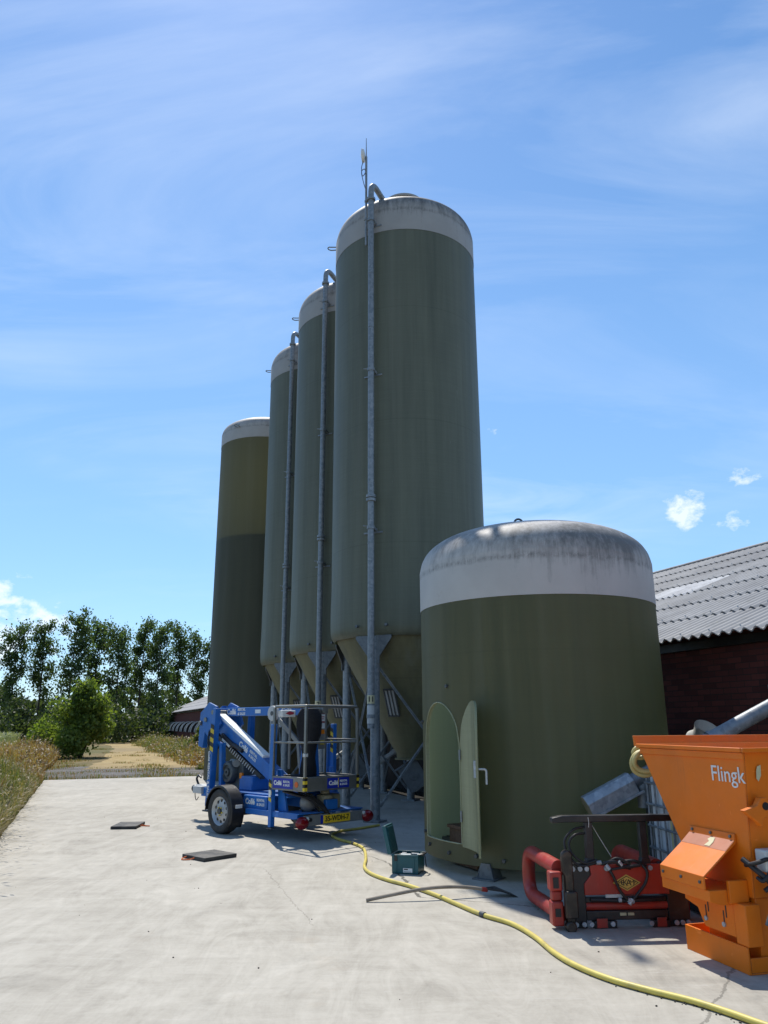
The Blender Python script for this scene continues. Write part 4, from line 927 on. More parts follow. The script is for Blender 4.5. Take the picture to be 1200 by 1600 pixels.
for y_ in (.16, .37, .58):
    for q0, q1 in (((-.018, y_, .823), (-.028, y_, .825)), ((-.301, y_, .545), (-.310, y_, .545))): b = MB(); b.cyl(q0, q1, .011, 8); b.build('bolt', M['engine'], hd)
b = MB(); b.prism([(-.288, .50), (-.288, .43), (-.20, .405), (-.001, .405), (-.001, .50)], 1, HY0-.03, HY1+.01); b.box((-.15, .06, .42), (-.001, HY0-.031, .56)); b.build('discharge_box', M['orange'], sp, .004)
# stand, side panel with slots and base tray
b = MB(); b.box((.02, .03, 0.0), (LX, .56, .449)); st = b.build('stand', M['orange'], sp, .006)
b = MB(); q = [(.64, .404), (.64, .34), (.50, .31), (.455, .23), (.43, .20), (.11, .20), (.11, .404)]; b.prism(q, 0, -.10, .018); b.build('side_panel', M['orange'], sp, .005)
for y_ in (.40, .21):
    for y2, z2 in ((y_, .265), (y_-.028, .305)): b = MB(); b.box((-.1015, y2, z2), (-.1, y2+.012, z2+.08)); b.build('slot', M['ink'], sp)
    b = MB(); b.cyl((-.100, y_+.006, .258), (-.112, y_+.006, .258), .016, 10); b.build('slot_bolt', M['galv_light'], sp)
b = MB(); b.box((-.11, .0, .0), (-.095, .66, .165)); b.box((-.094, .645, .0), (.6, .66, .165)); b.box((-.094, .0, .0), (.6, .644, .012)); b.box((-.094, 0, .0121), (LX, .015, .10)); b.build('base_tray', M['orange'], sp, .004)
b = MB(); b.box((-.10, -.01, .165), (.02, .11, .42)); b.build('corner_column', M['orange'], sp, .005)
b = MB(); b.cbox((.10, -.07, .70), (.16, .10, .14)); b.cbox((.20, -.08, .68), (.05, .06, .07)); vb = b.build('valve_block', M['lightgrey'], sp, .01)
for pts, r_ in (([(.08, -.10, .70), (.03, -.12, .715), (-.02, -.11, .70), (-.045, -.06, .68), (-.03, .02, .66)], .014), ([(.06, -.12, .66), (.02, -.13, .62), (-.02, -.12, .585), (-.03, -.08, .60)], .013), ([(-.05, .02, .70), (-.01, -.10, .62), (.10, -.14, .51), (.26, -.12, .40)], .019), ([(.30, -.10, .60), (.16, -.13, .50), (.04, -.14, .43), (-.02, -.14, .36)], .019), ([(.34, -.10, .50), (.20, -.14, .45), (.08, -.15, .38), (.02, -.14, .30)], .016), ([(.36, -.08, .70), (.22, -.12, .60), (.10, -.13, .58), (.0, -.10, .52)], .015)):
    b = MB(); b.tube(spline(pts, 6), r_, 10); b.build('hydraulic_hose', M['ink'], sp)
b = MB()
for p0, p1 in (((-.01, -.142, .38), (-.04, -.139, .32)), ((.03, -.148, .33), (.0, -.139, .27)), ((.08, -.142, .50), (.11, -.142, .482))): b.cyl(p0, p1, .021, 10)
b.build('hose_coupling', M['engine'], sp)

# ------------------------------------------------------------------ red bale clamp
cl = empty('bale_clamp', (1.43, 6.85, 0), R(4), 'red and black bale clamp attachment with tube arms lying in front of the shed', 'bale clamp')
b = MB()
for x0, x1 in ((.03, .20), (.88, 1.06)): b.prism([(x0, .0), (x1, .0), (x1, .30), (x1+(.05 if x0 < .5 else 0), .36), (x1+(.05 if x0 < .5 else 0), .485), (x0-(.05 if x0 > .5 else 0), .485), (x0-(.05 if x0 > .5 else 0), .36), (x0, .30)], 1, .0, .05)
b.box((.201, .005, .055), (.879, .06, .125)); b.box((.201, .01, .185), (.879, .05, .225)); b.box((.25, -.02, .0), (.44, .05, .054)); b.box((.74, -.02, .0), (.879, .05, .054)); b.build('frame', M['black'], cl, .006)
b = MB(); b.prism([(.24, .475), (.255, .40), (.19, .33), (.19, .245), (.90, .245), (.90, .33), (.85, .40), (.86, .475)], 1, -.012, .012); pr = b.build('cross_plate', M['red'], cl, .005)
b = MB(); b.box((.26, -.004, .405), (.84, .06, .44)); b.build('cross_beam', M['red'], cl, .006)
b = MB(); b.cyl((.2, .03, .158), (.88, .03, .158), .032, 16); b.build('cross_tube', M['red'], cl)
for q0, q1 in ((.27, .36), (.77, .85)): b = MB(); b.box((q0, -.026, .005), (q1, -.021, .075)); b.build('lock_plate', M['red'], cl, .003)
for x_, z_ in ((.215, .445), (.10, .445), (.16, .445), (.93, .445), (1.02, .445), (.75, .445), (.38, .445)): b = MB(); b.cyl((x_, -.014, z_), (x_, -.03, z_), .019, 10); b.build('bolt', M['galv_light'], cl)
for x_ in (.10, .165, .225, .40, .72, .93, .98, 1.03): b = MB(); b.cyl((x_, -.022, .035), (x_, -.036, .035), .019, 10); b.build('bolt', M['galv_light'], cl)
M['gold'] = paint('logo_gold', (.50, .36, .08), .45, .2, .1, 10)
b = MB(); cx, cz = .545, .335; b.prism([(cx-.118, cz), (cx, cz-.062), (cx+.118, cz), (cx, cz+.062)], 1, -.016, -.0125); b.prism([(cx-.100, cz), (cx, cz-.052), (cx+.100, cz), (cx, cz+.052)], 1, -.0175, -.0161); lg = b.build('logo_plate', [M['gold']], pr, smooth=0)
lg.data.materials.append(M['ink'])
for f_ in lg.data.polygons:
    if f_.index >= 6: f_.material_index = 1
b = MB(); b.prism([(cx-.090, cz), (cx, cz-.046), (cx+.090, cz), (cx, cz+.046)], 1, -.0188, -.0176); b.build('logo_field', M['gold'], pr, smooth=0)
for ch_, dx, sz in (('M', -.055, .030), ('E', -.034, .043), ('K', -.012, .056), ('A', .014, .056), ('M', .040, .043), ('P', .063, .026)): lettering(ch_, sz*1.25, M['ink'], pr, (cx+dx*1.05, -.0195, cz), (1, 0, 0), (0, 0, 1), bold=.0, depth=.0008)
# uprights and top bar
for x_ in (.265, .725):
    b = MB(); b.box((x_-.032, .0, .44), (x_+.032, .055, .80)); b.prism([(x_-.05, .44), (x_+.05, .44), (x_+.036, .52), (x_-.036, .52)], 1, -.004, .06); b.build('upright', M['black'], cl, .006)
b = MB(); b.prism([(-.045, .795), (-.045, .835), (.045, .852), (1.08, .852), (1.08, .80), (.055, .80)], 1, -.01, .07); b.build('top_bar', M['black'], cl, .006)
# worn quick-hitch hook and the red bracket beside it
M['worn'] = paint('worn_black_steel', (.035, .03, .026), .4, .5, .4, 12, 0, (.16, .11, .08), .7, 6)
b = MB(); b.prism([(.02, -.02), (.02, .40), (-.005, .44), (-.005, .545)]+[(p_[0], p_[2]) for p_ in arc((.042, 0, .55), .047, R(180), R(20), 10, 'xz')]+[(.088, .10), (.07, -.02)], 1, -.085, -.03); b.cbox((.05, -.092, .195), (.105, .05, .20)); b.cyl((.042, -.10, .03), (.042, -.03, .03), .045, 16); b.build('hitch_hook', M['worn'], cl, .012)
b = MB(); b.box((-.10, -.05, .285), (.0, .06, .43)); b.box((-.085, -.03, .21), (.0, .05, .2849)); b.box((-.095, -.05, .03), (.0, .06, .2099)); b.build('side_bracket', M['red'], cl, .012)
for q0, q1 in (((-.055, -.053, .35), (.045, .008, .08)), ((-.05, -.053, .13), (.045, .008, .06))): b = MB(); b.cbox(q0, q1); b.build('bracket_slot', M['ink'], cl)
for x_, c_ in ((.0, 'red'), (.83, 'red')):
    xo = x_-.02 if x_ < .5 else x_
    b = MB(); b.tube(round_path([(x_+.0, .04, .445), (xo, .98, .445), (xo, 1.0, .072), (x_+.0, .04, .105)], .20, 10), .060, 18); b.build('arm', M[c_], cl)
b = MB(); b.beam((.98, .10, .30), (1.02, .98, .18), .06, .10); b.beam((1.10, .2, .02), (1.16, .3, .30), .08, .06); b.build('arm_link', M['red'], cl, .01)
for pts, r_ in (([(.30, -.02, .49), (.16, -.02, .47), (.07, .0, .56), (.06, .02, .66), (.14, .02, .74), (.24, .03, .76)], .010), ([(.31, -.02, .51), (.20, -.02, .49), (.11, .0, .56), (.095, .02, .64), (.15, .02, .70), (.24, .03, .71)], .010), ([(.38, -.03, .47), (.42, -.05, .40), (.48, -.05, .27), (.55, -.05, .20)], .012), ([(.56, -.05, .20), (.62, -.05, .26), (.69, -.05, .34), (.71, -.05, .42), (.68, -.03, .47)], .012), ([(.34, -.02, .48), (.44, -.04, .50), (.52, -.04, .46), (.66, -.04, .47)], .014), ([(.38, .0, .47), (.47, -.02, .52), (.55, -.03, .49), (.60, -.03, .45)], .012), ([(.42, .02, .46), (.52, -.0, .49), (.62, -.02, .50), (.72, -.02, .46)], .012), ([(.36, .03, .46), (.40, -.03, .44), (.52, -.05, .455), (.58, -.02, .44)], .010), ([(.24, .0, .21), (.5, -.03, .205), (.72, -.03, .21), (.86, .0, .215)], .014)):
    b = MB(); b.tube(spline(pts, 7), r_, 10); b.build('hydraulic_hose', M['ink'], cl)
b = MB()
for p0, p1 in (((.30, -.02, .49), (.34, -.02, .492)), ((.375, -.035, .475), (.40, -.045, .44)), ((.53, -.05, .215), (.58, -.05, .20)), ((.54, -.05, .18), (.57, -.05, .22)), ((.48, -.04, .50), (.505, -.04, .47)), ((.455, -.05, .215), (.475, -.05, .215))): b.cyl(p0, p1, .017, 10)
b.build('hose_fitting', M['galv_light'], cl)
b = MB(); b.box((.36, -.02, .226), (.50, -.012, .250)); b.build('type_plate', M['lightgrey'], cl)
for q0 in (.50, .565): b = MB(); b.cbox((q0, -.001, .10), (.05, .012, .02)); b.build('bare_patch', M['tag'], cl)
b = MB(); b.tube(spline([(.26, -.012, .84), (.263, -.014, .80), (.26, -.012, .76)], 4), .003, 5); b.tube(spline([(.30, .08, .80), (.38, .08, .66), (.46, .06, .52)], 5), .003, 5); b.build('twine', M['lightgrey'], cl)

# ------------------------------------------------------------------ IBC, auger, hoses
ib = empty('liquid_container', (2.62, 8.20, 0), R(4), 'white caged liquid container behind the orange spreader', 'container')
b = MB(); b.box((.03, -.97, .15), (1.17, -.03, 1.14)); b.build('tank', M['ibc'], ib, .04)
b = MB(); b.box((.026, -.56, .2), (.0295, -.46, 1.1)); b.build('fluid_strip', M['ibc_old'], ib)
b = MB(); b.box((0, -1, .02), (1.2, 0, .13)); b.build('pallet', M['black'], ib, .01)
b = MB()
for z in (.22, .42, .62, .82, 1.02, 1.15): b.tube(round_path([(0, 0, z), (0, -1, z), (1.2, -1, z), (1.2, 0, z), (0, 0, z), (.01, 0, z)], .04, 4), .012, 8)
for i in range(6):
    y = -.05-i*.18; b.cyl((0, y, .13), (0, y, 1.16), .011, 8); b.cyl((1.2, y, .13), (1.2, y, 1.16), .011, 8)
for i in range(7):
    x = .05+i*.183; b.cyl((x, 0, .13), (x, 0, 1.16), .011, 8); b.cyl((x, -1, .13), (x, -1, 1.16), .011, 8)
b.build('cage', M['galv'], ib)

au = empty('grain_auger', (2.29, 8.43, .87), 0, 'galvanised auger tube with a boxed motor cover, sloping up behind the spreader', 'auger')
ax = Vector((.89, .0, .435)).normalized(); sx, sy, _ = frame_dir(ax)
hexp = [(-.10, -.10), (.10, -.10), (.12, .03), (.055, .105), (-.055, .105), (-.12, .03)]
def hexbox(o_, d0, d1, k_=1.0):
    b = MB(); n_ = len(hexp); vs = [Vector(o_)+ax*d+sx*p*k_+sy*q*k_ for d in (d0, d1) for p, q in hexp]
    b.add(vs, [tuple(range(n_)), tuple(range(2*n_-1, n_-1, -1))]+[(i, n_+i, n_+(i+1) % n_, (i+1) % n_) for i in range(n_)]); return b
mc = hexbox((0, 0, 0), -.24, .30).build('motor_cover', M['galv_light'], au, .004, smooth=0)
hexbox((0, 0, 0), -.244, -.2405, .96).build('end_plate', M['tank'], mc, smooth=0)
b = MB(); b.beam(ax*-.20-sx*.11+sy*-.105, ax*.34-sx*.11+sy*-.105, .012, .02); b.beam(ax*-.2+sx*.12+sy*-.105, ax*.34+sx*.12+sy*-.105, .02, .02); b.build('cover_flange', M['galv_light'], mc)
b = MB(); b.cyl(ax*.301, ax*3.2, .078, 24); b.cyl(ax*1.25, ax*1.28, .092, 24); b.build('tube', M['galv'], au)
b = MB(); q = ax*.42; b.cyl(q+Vector((0, 0, -.02)), q+Vector((0, 0, -.30)), .062, 18); b.cyl(q+Vector((0, 0, -.08)), q+Vector((0, 0, -.11)), .075, 18); b.build('outlet_spout', M['galv'], au)
b = MB(); q = ax*.46; b.beam(q+Vector((0, 0, -.05)), Vector((q.x, q.y, -.895)), .04, .04); b.beam(q+Vector((.10, 0, .0)), Vector((q.x+.10, q.y+.08, -.895)), .04, .04); b.build('support_leg', M['engine'], au)

hz = [(-.10, 13.3), (-.42, 12.89), (-.69, 12.6), (-.79, 12.18), (-.65, 11.72), (-.44, 11.35), (-.29, 10.9), (-.24, 10.15), (-.24, 9.54), (-.16, 9.15), (.02, 8.79), (.24, 8.48), (.47, 8.06), (.65, 7.65), (.83, 7.25), (1.03, 6.94), (1.14, 6.55), (1.2, 6.12), (1.28, 5.82), (1.42, 5.54), (1.6, 5.32), (1.8, 5.12), (1.94, 4.92), (2.06, 4.72), (2.3, 4.4), (2.7, 4.1)]
b = MB(); b.tube(spline([(x_, y_, .0195) for x_, y_ in hz], 8), .0185, 14); hs_ = b.build('garden_hose', M['hose'], None, smooth=60)
tag(hs_, 'long yellow hose snaking over the concrete from the lift to the lower right corner', 'hose')
b = MB()
for i_ in (5, 14): p = Vector((*hz[i_], .023)); d_ = (Vector((*hz[i_+1], .023))-Vector((*hz[i_-1], .023))).normalized(); b.cyl(p-d_*.03, p+d_*.03, .0225, 14)
o = b.build('hose_clip', M['engine'], hs_)
b = MB()
for q, (rx_, rz_, zc) in enumerate(((.10, .085, 1.275), (.105, .10, 1.255), (.06, .045, 1.345))):
    y_ = 7.02+q*.05; b.tube([(2.27-q*.005+rx_*math.cos(t), y_+.02*math.sin(2*t), zc+rz_*math.sin(t)) for t in [2*math.pi*i/28 for i in range(28)]], .021, 12, closed=True)
M['pale_hose'] = paint('pale_hose', (.45, .39, .16), .5, 0, .1, 6)
tag(b.build('coiled_hose', M['pale_hose'], None, smooth=60), 'coil of pale yellow hose hanging behind the spreader hopper', 'hose')

# ------------------------------------------------------------------ small things on the concrete
tb = empty('tool_case', (.07, 9.25, 0), R(-16), 'teal plastic tool case standing open on the concrete', 'tool case')
w_, d_, h_ = .30, .29, .20
b = MB(); b.box((0, 0, .004), (w_, d_, .014)); t_ = .010
b.box((0, 0, .0141), (w_, t_, h_)); b.box((0, d_-t_, .0141), (w_, d_, h_)); b.box((0, t_+.0001, .0141), (t_, d_-t_-.0001, h_)); b.box((w_-t_, t_+.0001, .0141), (w_, d_-t_-.0001, h_))
for x_ in (.04, w_-.06): b.box((x_, -.006, .02), (x_+.02, -.0005, h_-.03))
b.box((-.004, -.008, h_-.022), (w_+.004, -.0005, h_-.004)); b.build('case_body', M['teal'], tb, .006)
b = MB(); b.box((.015, .015, h_-.07), (w_-.015, d_-.015, h_-.03)); b.build('inlay', M['ink'], tb)
b = MB(); b.cyl((.08, .10, h_-.02), (.20, .08, h_-.015), .012, 8); b.cyl((.18, .20, h_-.02), (.28, .14, h_-.012), .010, 8); b.box((.07, .17, h_-.03), (.12, .21, h_-.008)); b.build('tool', M['galv_light'], tb)
b = MB(); b.T = Matrix.Translation((0, 0, h_))@Matrix.Rotation(R(13), 4, 'Y').inverted(); b.box((-.05, .0, .0), (-.004, d_, .30)); b.box((-.004, .02, .02), (.004, d_-.02, .28)); ld = b.build('lid', M['teal'], tb, .008)
b = MB(); b.box((.13, -.0075, .018), (.235, -.0065, .062)); lb_ = b.build('label_plate', M['white'], tb)
b = MB(); b.box((.14, -.0082, .045), (.185, -.0076, .056)); b.box((.14, -.0082, .024), (.225, -.0076, .028)); b.build('label_line', M['ink'], lb_)
b = MB(); b.box((.03, -.012, h_-.07), (.065, -.0065, h_-.005)); b.build('latch', M['black'], tb, .004)
b = MB(); b.tube(round_path([(w_-.02, .06, h_-.01), (w_+.05, .07, h_-.0), (w_+.05, .21, h_-.0), (w_-.02, .22, h_-.01)], .03), .009, 8); b.cyl((w_+.03, .2, h_-.03), (w_+.045, .2, .05), .006, 6); b.build('carry_handle', M['black'], tb)

def pad_(loc, rz, sx_, sy_, label, side):
    r_ = empty('outrigger_pad', (*loc, 0), rz, label, 'pad', 'black pads lying on the concrete')
    b = MB(); b.box((-sx_/2, -sy_/2, .003), (sx_/2, sy_/2, .045)); b.build('slab', M['rubber'], r_, .006)
    b = MB()
    s0 = side
    b.tube(spline([(s0*sx_*.5, -.06, .025), (s0*(sx_*.5+.09), -.03, .012), (s0*(sx_*.5+.14), .01, .010), (s0*(sx_*.5+.07), .05, .011), (s0*sx_*.5, .06, .025)], 6), .007, 6) if side else b.tube(spline([(-.14, -sy_/2, .025), (-.12, -sy_/2-.08, .012), (-.05, -sy_/2-.10, .010), (.0, -sy_/2-.05, .011), (.03, -sy_/2, .025)], 6), .007, 6)
    b.build('rope_handle', M['rope'], r_)
pad_((-4.18, 13.38), R(4), .40, .62, 'thin black pad farther away, its orange rope to the right', 1)
pad_((-2.195, 10.37), R(-43), .48, .48, 'thin black pad nearer the camera, its orange rope in front', 0)

br = empty('rubber_scraper', (0, 0, 0), 0, 'old wooden-handled yard scraper lying across the yellow hose', 'scraper')
b = MB(); b.tube(spline([(-.182, 7.844, .016), (.05, 7.87, .055), (.36, 7.93, .095), (.60, 7.99, .10), (.80, 8.04, .085), (.95, 8.06, .062)], 6), .016, 10); b.build('handle', M['wood'], br)
b = MB(); b.cyl((.92, 8.055, .066), (.975, 8.065, .058), .021, 12); b.build('ferrule', M['red'], br)
b = MB(); M_ = Matrix.Translation((1.07, 8.07, .04))@Matrix.Rotation(R(8), 4, 'Z')
vs = [(-.10, -.03, .04), (-.10, .03, .04), (.0, .09, .035), (.16, .08, -.03), (.18, -.08, -.035), (.02, -.07, .03)]
b.add([M_@Vector(v) for v in vs]+[M_@(Vector(v)+Vector((0, 0, -.018 if i not in (3, 4) else -.003))) for i, v in enumerate(vs)], [(5,4,3,2,1,0), (6,7,8,9,10,11)]+[(i, (i+1) % 6, 6+(i+1) % 6, 6+i) for i in range(6)]); b.build('blade', M['rubber'], br, .003)

# a few stones and crumbs
rs = random.Random(3)
b = MB()
for i in range(130):
    u_, v_ = rs.uniform(3, 16), rs.uniform(-.9, 5.2)
    if i < 70: t = rs.random(); p = Vector((1.35+.75*t, 5.72-1.0*t, 0))+Vector((rs.gauss(0, .03), rs.gauss(-.03, .03), 0))
    else: p = W(u_, v_)
    s = rs.uniform(.003, .008) if i < 70 else rs.uniform(.003, .007); b.ball((p.x, p.y, s*.5), s, 6, 4, (rs.uniform(.7, 1.4), rs.uniform(.7, 1.3), .7))
tag(b.build('grit', M['bark'], None), kind='stuff')

# ------------------------------------------------------------------ trees, bushes, weeds, grass
def leaf_quad(b, c, s, r):
    x = Vector((r.gauss(0, 1), r.gauss(0, 1), r.gauss(0, 1))).normalized(); y = x.orthogonal().normalized(); y.rotate(Matrix.Rotation(r.uniform(0, 6.28), 3, x)); z = x.cross(y)
    a, q = y*s*.5, z*s*.36
    n = len(b.v); b.v += [tuple(c-a), tuple(c-a*.1+q), tuple(c+a), tuple(c-a*.1-q)]; b.f.append((n, n+1, n+2, n+3)); b.m.append(0)
def tree_meshes(seed, H, crown0, spread, clumps, per, leaf, rad, lean=.3):
    r = random.Random(seed); tr = MB(); cr_ = MB(); pts = []; n = 9
    for i in range(n+1):
        t = i/n; pts.append(Vector((lean*math.sin(t*2.2+seed)*t, lean*math.cos(t*1.7+seed*2)*t, H*.97*t)))
    tr.tube(pts, [.16*H/13*(1-.88*i/n)+.01 for i in range(n+1)], 8)
    def at(t):
        f = t*n; i = min(int(f), n-1); return pts[i].lerp(pts[i+1], f-i)
    tips = []
    for i in range(clumps):
        t = crown0+(1-crown0)*((i+r.random())/clumps)**.9; base = at(min(t*.96, .98))
        ln = spread*(.35+.65*math.sin(math.pi*min(1, (1-t)*.85+.18)))*r.uniform(.45, 1.1); an = r.uniform(0, 6.283); el_ = r.uniform(.25, .85)
        d = Vector((math.cos(an)*math.cos(el_), math.sin(an)*math.cos(el_), math.sin(el_))); tip = base+d*ln
        mid = base.lerp(tip, .5)+Vector((0, 0, -.08*ln)); tr.tube([base, mid, tip], [.045*H/13, .03*H/13, .012*H/13], 5, caps=False)
        for t2, k2 in ((1.0, 1.), (.62, .7)):
            tips.append((base.lerp(tip, t2), k2))
    for c, k2 in tips:
        rr = rad*r.uniform(.55, 1.25)*k2
        for _ in range(int(per*r.uniform(.5, 1.3)*k2)):
            o = Vector((r.gauss(0, .5), r.gauss(0, .5), r.gauss(0, .42)))*rr; leaf_quad(cr_, c+o, leaf*r.uniform(.6, 1.35), r)
    return tr, cr_
protos = []
for sd_i, (H, c0, spr, cl_, per) in enumerate(((13.6, .26, 2.1, 40, 74), (14.2, .36, 2.0, 34, 80), (13.0, .24, 2.4, 42, 70), (13.8, .40, 1.9, 30, 84))):
    t_, c_ = tree_meshes(11+sd_i*7, H, c0, spr, cl_, per, .30, 1.08); protos.append((t_, c_))
tree_objs = {}
def plant_tree(i, px_, dist, sc, label, name, group, rz, cat='tree'):
    loc = (dist*math.sin(px_), dist*math.cos(px_), -.1)
    r_ = empty(name, loc, rz, label, cat, group); r_.scale = (sc*.74, sc*.74, sc*.92)
    if i not in tree_objs:
        tt = protos[i][0].build('trunk', M['bark'], r_, smooth=60); cc_ = protos[i][1].build('crown', M['leaf'], r_, smooth=0, recalc=False); tree_objs[i] = (tt, cc_)
    else:
        for o_ in tree_objs[i]: c_ = o_.copy(); COL.objects.link(c_); c_.parent = r_
    return r_
def az_of(px_): return math.atan((px_-600)/1200/(math.cos(PITCH)+.277*math.sin(PITCH)))
TL = [(-52, 0, .98, 90, 'tall thin tree cut off by the left picture edge'), (12, 2, .98, 88, 'tall airy tree leftmost in the picture, above the grain field'), (55, 1, .95, 90, 'tall tree second from the left, with a bare lower trunk'), (103, 0, 1.04, 86, 'dark tall tree just left of the light green bush top'),
      (138, 3, 1.02, 91, 'tall thin tree rising straight behind the light green bush'), (178, 2, .98, 87, 'tall tree just right of the light green bush'), (212, 1, 1.02, 92, 'slender tree behind the start of the sandy track'), (240, 0, .99, 88, 'dark tree standing at the far end of the sandy track'), (272, 3, 1.04, 95, 'tall tree left of the far end of the barn roof'), (303, 2, 1.02, 97, 'tall tree above the far barn roof, beside the olive silo'), (342, 1, 1.0, 97, 'tall tree mostly hidden behind the olive silo')]
for j, (px_, i, sc, d_, lb) in enumerate(TL): plant_tree(i, az_of(px_), d_, sc, lb, 'tall_tree', 'row of tall trees behind the yard', j*1.9)

def bush(loc, H, rad, leaf, n, seed, mat, name, label, group=None, lobes=9, cat='bush', stems=6):
    r = random.Random(seed); root = empty(name, loc, 0, label, cat, group); b = MB(); L = []
    for i in range(lobes):
        a = r.uniform(0, 6.283); q = rad*math.sqrt(r.random())*.72; z = H*(.25+.58*r.random())*(1-.35*q/rad); L.append((Vector((q*math.cos(a), q*math.sin(a), z)), rad*r.uniform(.32, .52)))
    L.append((Vector((0, 0, H*.82)), rad*.36)); L.append((Vector((0, 0, H*.35)), rad*.7))
    for _ in range(n):
        c, rr = r.choice(L); d = Vector((r.gauss(0, 1), r.gauss(0, 1), r.gauss(0, 1))).normalized(); p = c+d*rr*(r.random()**.4)*r.uniform(.8, 1.18)
        if p.z > .05: leaf_quad(b, p, leaf*r.uniform(.6, 1.4), r)
    b.build('foliage', mat, root, smooth=0, recalc=False)
    s_ = MB()
    for i in range(stems):
        c = L[i % len(L)][0]; s_.tube(spline([(0+r.uniform(-.1, .1), r.uniform(-.1, .1), 0), c*.5+Vector((0, 0, -.1)), c], 3), [.05*H/4]*3+[.03*H/4]*3+[.012], 6)
    s_.build('stem', M['bark'], root); return root
def at_px(px_, d_, z=-.08): a = az_of(px_); return (d_*math.sin(a), d_*math.cos(a), z)
bush(at_px(128, 45), 4.25, 1.75, .17, 11000, 5, M['leaf_bush'], 'light_green_bush', 'big rounded light green bush standing by the brown grass left of the track', None, 16)
bush(at_px(70, 50), 2.0, 1.6, .16, 3200, 6, M['leaf_bush'], 'low_bush', 'low bush at the left foot of the big light green bush')
bush(at_px(314, 46), 1.7, .8, .13, 2200, 9, M['leaf_weed'], 'low_bush', 'small green bush against the far barn wall, left of the lift')
UB = [(-30, 'dense undergrowth bush under the trees at the left edge'), (20, 'dark undergrowth bush beneath the leftmost trees'), (75, 'undergrowth bush behind the grain field'), (165, 'undergrowth bush right behind the light green bush'), (205, 'undergrowth bush beside the end of the track'), (238, 'dark bush where the track ends'), (270, 'undergrowth bush behind the far gable of the barn')]
for j, (px_, lb) in enumerate(UB): bush(at_px(px_, 78+j % 3*5), 3.0+j % 2*1.0, 3.2, .28, 2400, 30+j, M['leaf_under'], 'undergrowth_bush', lb, 'undergrowth beneath the trees', 10)
hb = MB(); r = random.Random(77)
for i in range(9000):
    a = r.uniform(-.62, -.10); d_ = r.uniform(118, 124); h = 5.5+1.3*math.sin(a*37)+.8*math.sin(a*91); leaf_quad(hb, Vector((d_*math.sin(a), d_*math.cos(a), h*r.random()**.75)), r.uniform(.5, 1.0), r)
tag(hb.build('distant_hedge', M['leaf_under'], None, smooth=0, recalc=False), kind='stuff')

def blades(name, n, sampler, h0, h1, wid, mats, seed, lean=.35, head=.0, headlen=.10, weights=None):
    r = random.Random(seed); b = MB(); made = 0
    while made < n:
        u, v, hk, mi = sampler(r)
        if u is None: continue
        made += 1; p = W(u, v, -.06); h = r.uniform(h0, h1)*hk; a = r.uniform(0, 6.283); w_ = wid*r.uniform(.6, 1.4)
        side = Vector((math.cos(a), math.sin(a), 0)); ld = Vector((-math.sin(a), math.cos(a), 0))*(h*lean*r.uniform(.1, 1.2)); n0 = len(b.v)
        p1 = p+ld*.22+Vector((0, 0, h*.52)); p2 = p+ld*.62+Vector((0, 0, h*.86)); p3 = p+ld*1.15+Vector((0, 0, h*r.uniform(.86, 1.0)))
        b.v += [tuple(p-side*w_*.5), tuple(p+side*w_*.5), tuple(p1+side*w_*.45), tuple(p1-side*w_*.45), tuple(p2+side*w_*.3), tuple(p2-side*w_*.3), tuple(p3)]
        b.f += [(n0, n0+1, n0+2, n0+3), (n0+3, n0+2, n0+4, n0+5), (n0+5, n0+4, n0+6)]; b.m += [mi]*3
        if head and r.random() < head:
            n1 = len(b.v); hw = w_*1.5; dd = (p3-p2).normalized()*headlen*r.uniform(.6, 1.3); q0 = p3-dd*.2
            b.v += [tuple(q0), tuple(q0+dd*.45+side*hw), tuple(q0+dd), tuple(q0+dd*.45-side*hw)]; b.f.append((n1, n1+1, n1+2, n1+3)); b.m.append(len(mats)-1)
    o = b.build(name, mats, None, smooth=0, recalc=False); return tag(o, kind='stuff')
def nz(u, v, s=1.0, o=0.0): return mnoise.noise(Vector((u*s+o, v*s, o)))
def s_near(r):
    u = r.uniform(8.5, 27.5); v = PV-.03-abs(r.gauss(0, 1.0)); k_ = min(1, .40+(PV-v)*.75)*(.8+.45*nz(u, v, .9))*r.uniform(.55, 1.2)
    return u, v, k_*(1.05 if u < 24 else .85), (1 if nz(u, v, .5, 3)+.30*r.gauss(0, 1)+(u-20)*.045 > .38 else 0)
blades('verge_grass', 26000, s_near, .40, 1.10, .011, [M['grass_green'], M['grass_dry'], M['grass_straw']], 1, .5, .22, .09)
def s_over(r):
    u = r.choice([10.2, 11.5, 12.3, 13.4, 14.2, 16.0, 18.0, 20.5])+r.gauss(0, .35); return u, PV-.02-abs(r.gauss(0, .10)), r.uniform(.5, 1), 0
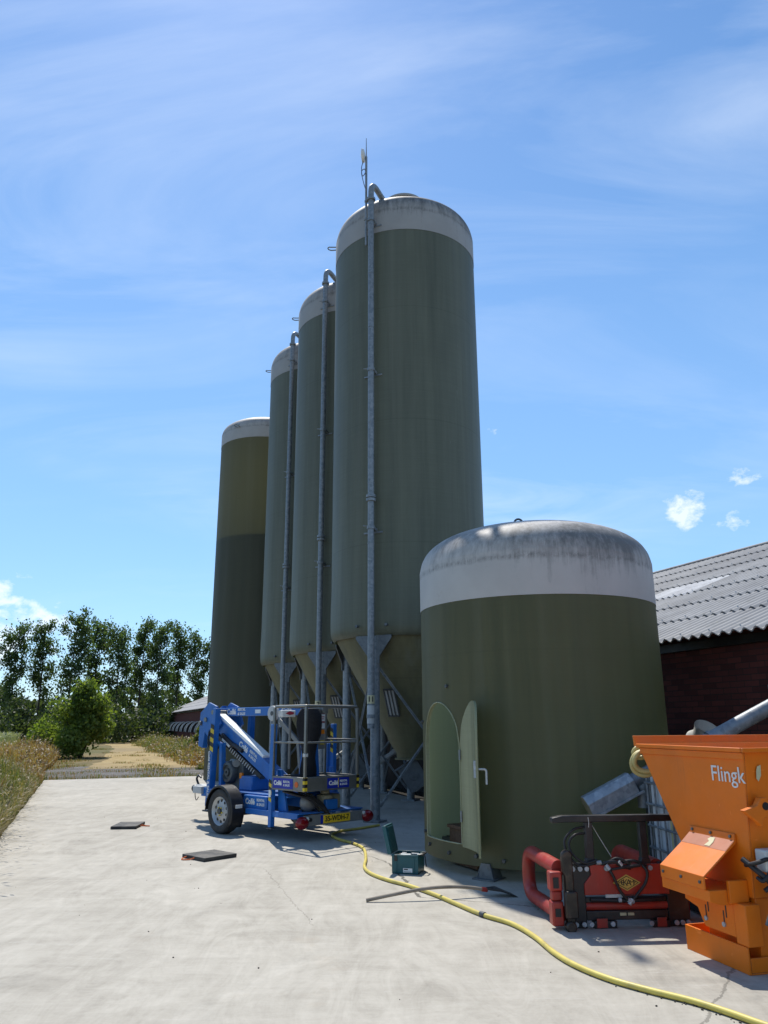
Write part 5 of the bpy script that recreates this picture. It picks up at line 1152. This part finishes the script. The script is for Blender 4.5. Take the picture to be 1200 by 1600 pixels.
blades('overhanging_straw', 900, s_over, .35, .75, .007, [M['grass_straw'], M['grass_straw']], 2, 1.2, .8, .12)
def s_dry(r):
    u = r.uniform(27.2, 47); v = -1.2-abs(r.gauss(0, 2.6)); e = 1 if u < 44 else .6
    lim = -.9 if u > 34 else -1.3
    if v > lim: return None, 0, 0, 0
    return u, v, (.75+.55*nz(u, v, .4))*(min(1, (lim-v)*.6+.35))*r.uniform(.5, 1.2), 0 if r.random() < .9 else 1
blades('dry_grass', 20000, s_dry, .55, 1.15, .022, [M['grass_dry'], M['grass_straw'], M['grass_straw']], 3, .45, .25, .16)
def s_field(r):
    u = r.uniform(26, 78); v = -4.2-r.random()**1.2*20-(1.2 if u > 34 else 0); return u, v, .9+.12*nz(u, v, .3), 0
blades('grain_field', 30000, s_field, .95, 1.25, .035, [M['grass_pale'], M['grass_pale']], 4, .3, .5, .16)
def s_right(r):
    u = 31+50*r.random()**1.4; v = 4.3+r.random()**1.2*2.9+.9*nz(u, 0, .35)+.25*r.gauss(0, 1); return u, v, (.75+.5*nz(u, v, .5))*min(1, .3+max(0, v-4.0)*.6)*r.uniform(.45, 1.15), 0 if nz(u, v, .25, 8)+.2*r.gauss(0, 1)+(u-44)*.012 > -.02 else 1
blades('track_side_weeds', 16000, s_right, .45, 1.1, .030, [M['leaf_weed'], M['grass_dry'], M['grass_straw']], 5, .5, .35, .14)
def s_mid(r):
    u = r.uniform(26.6, 60); v = r.uniform(-1.6, 5.2); g_ = nz(u, v, .6, 2)
    if g_ < (.05 if u < 34 else .22): return None, 0, 0, 0
    return u, v, .5+g_, 0 if r.random() < .5 else 1
blades('low_grass', 5000, s_mid, .04, .15, .016, [M['leaf_weed'], M['grass_dry'], M['grass_straw']], 6, .6)
def s_edge(r):
    v = r.uniform(-1.2, 3.6); u = 26.6+abs(r.gauss(0, .25)); 
    return u, v, .5+.8*max(0, nz(u, v, 1.5, 5)), 0 if r.random() < .6 else 1
blades('slab_edge_grass', 900, s_edge, .08, .35, .014, [M['grass_green'], M['grass_dry'], M['grass_straw']], 7, .6)
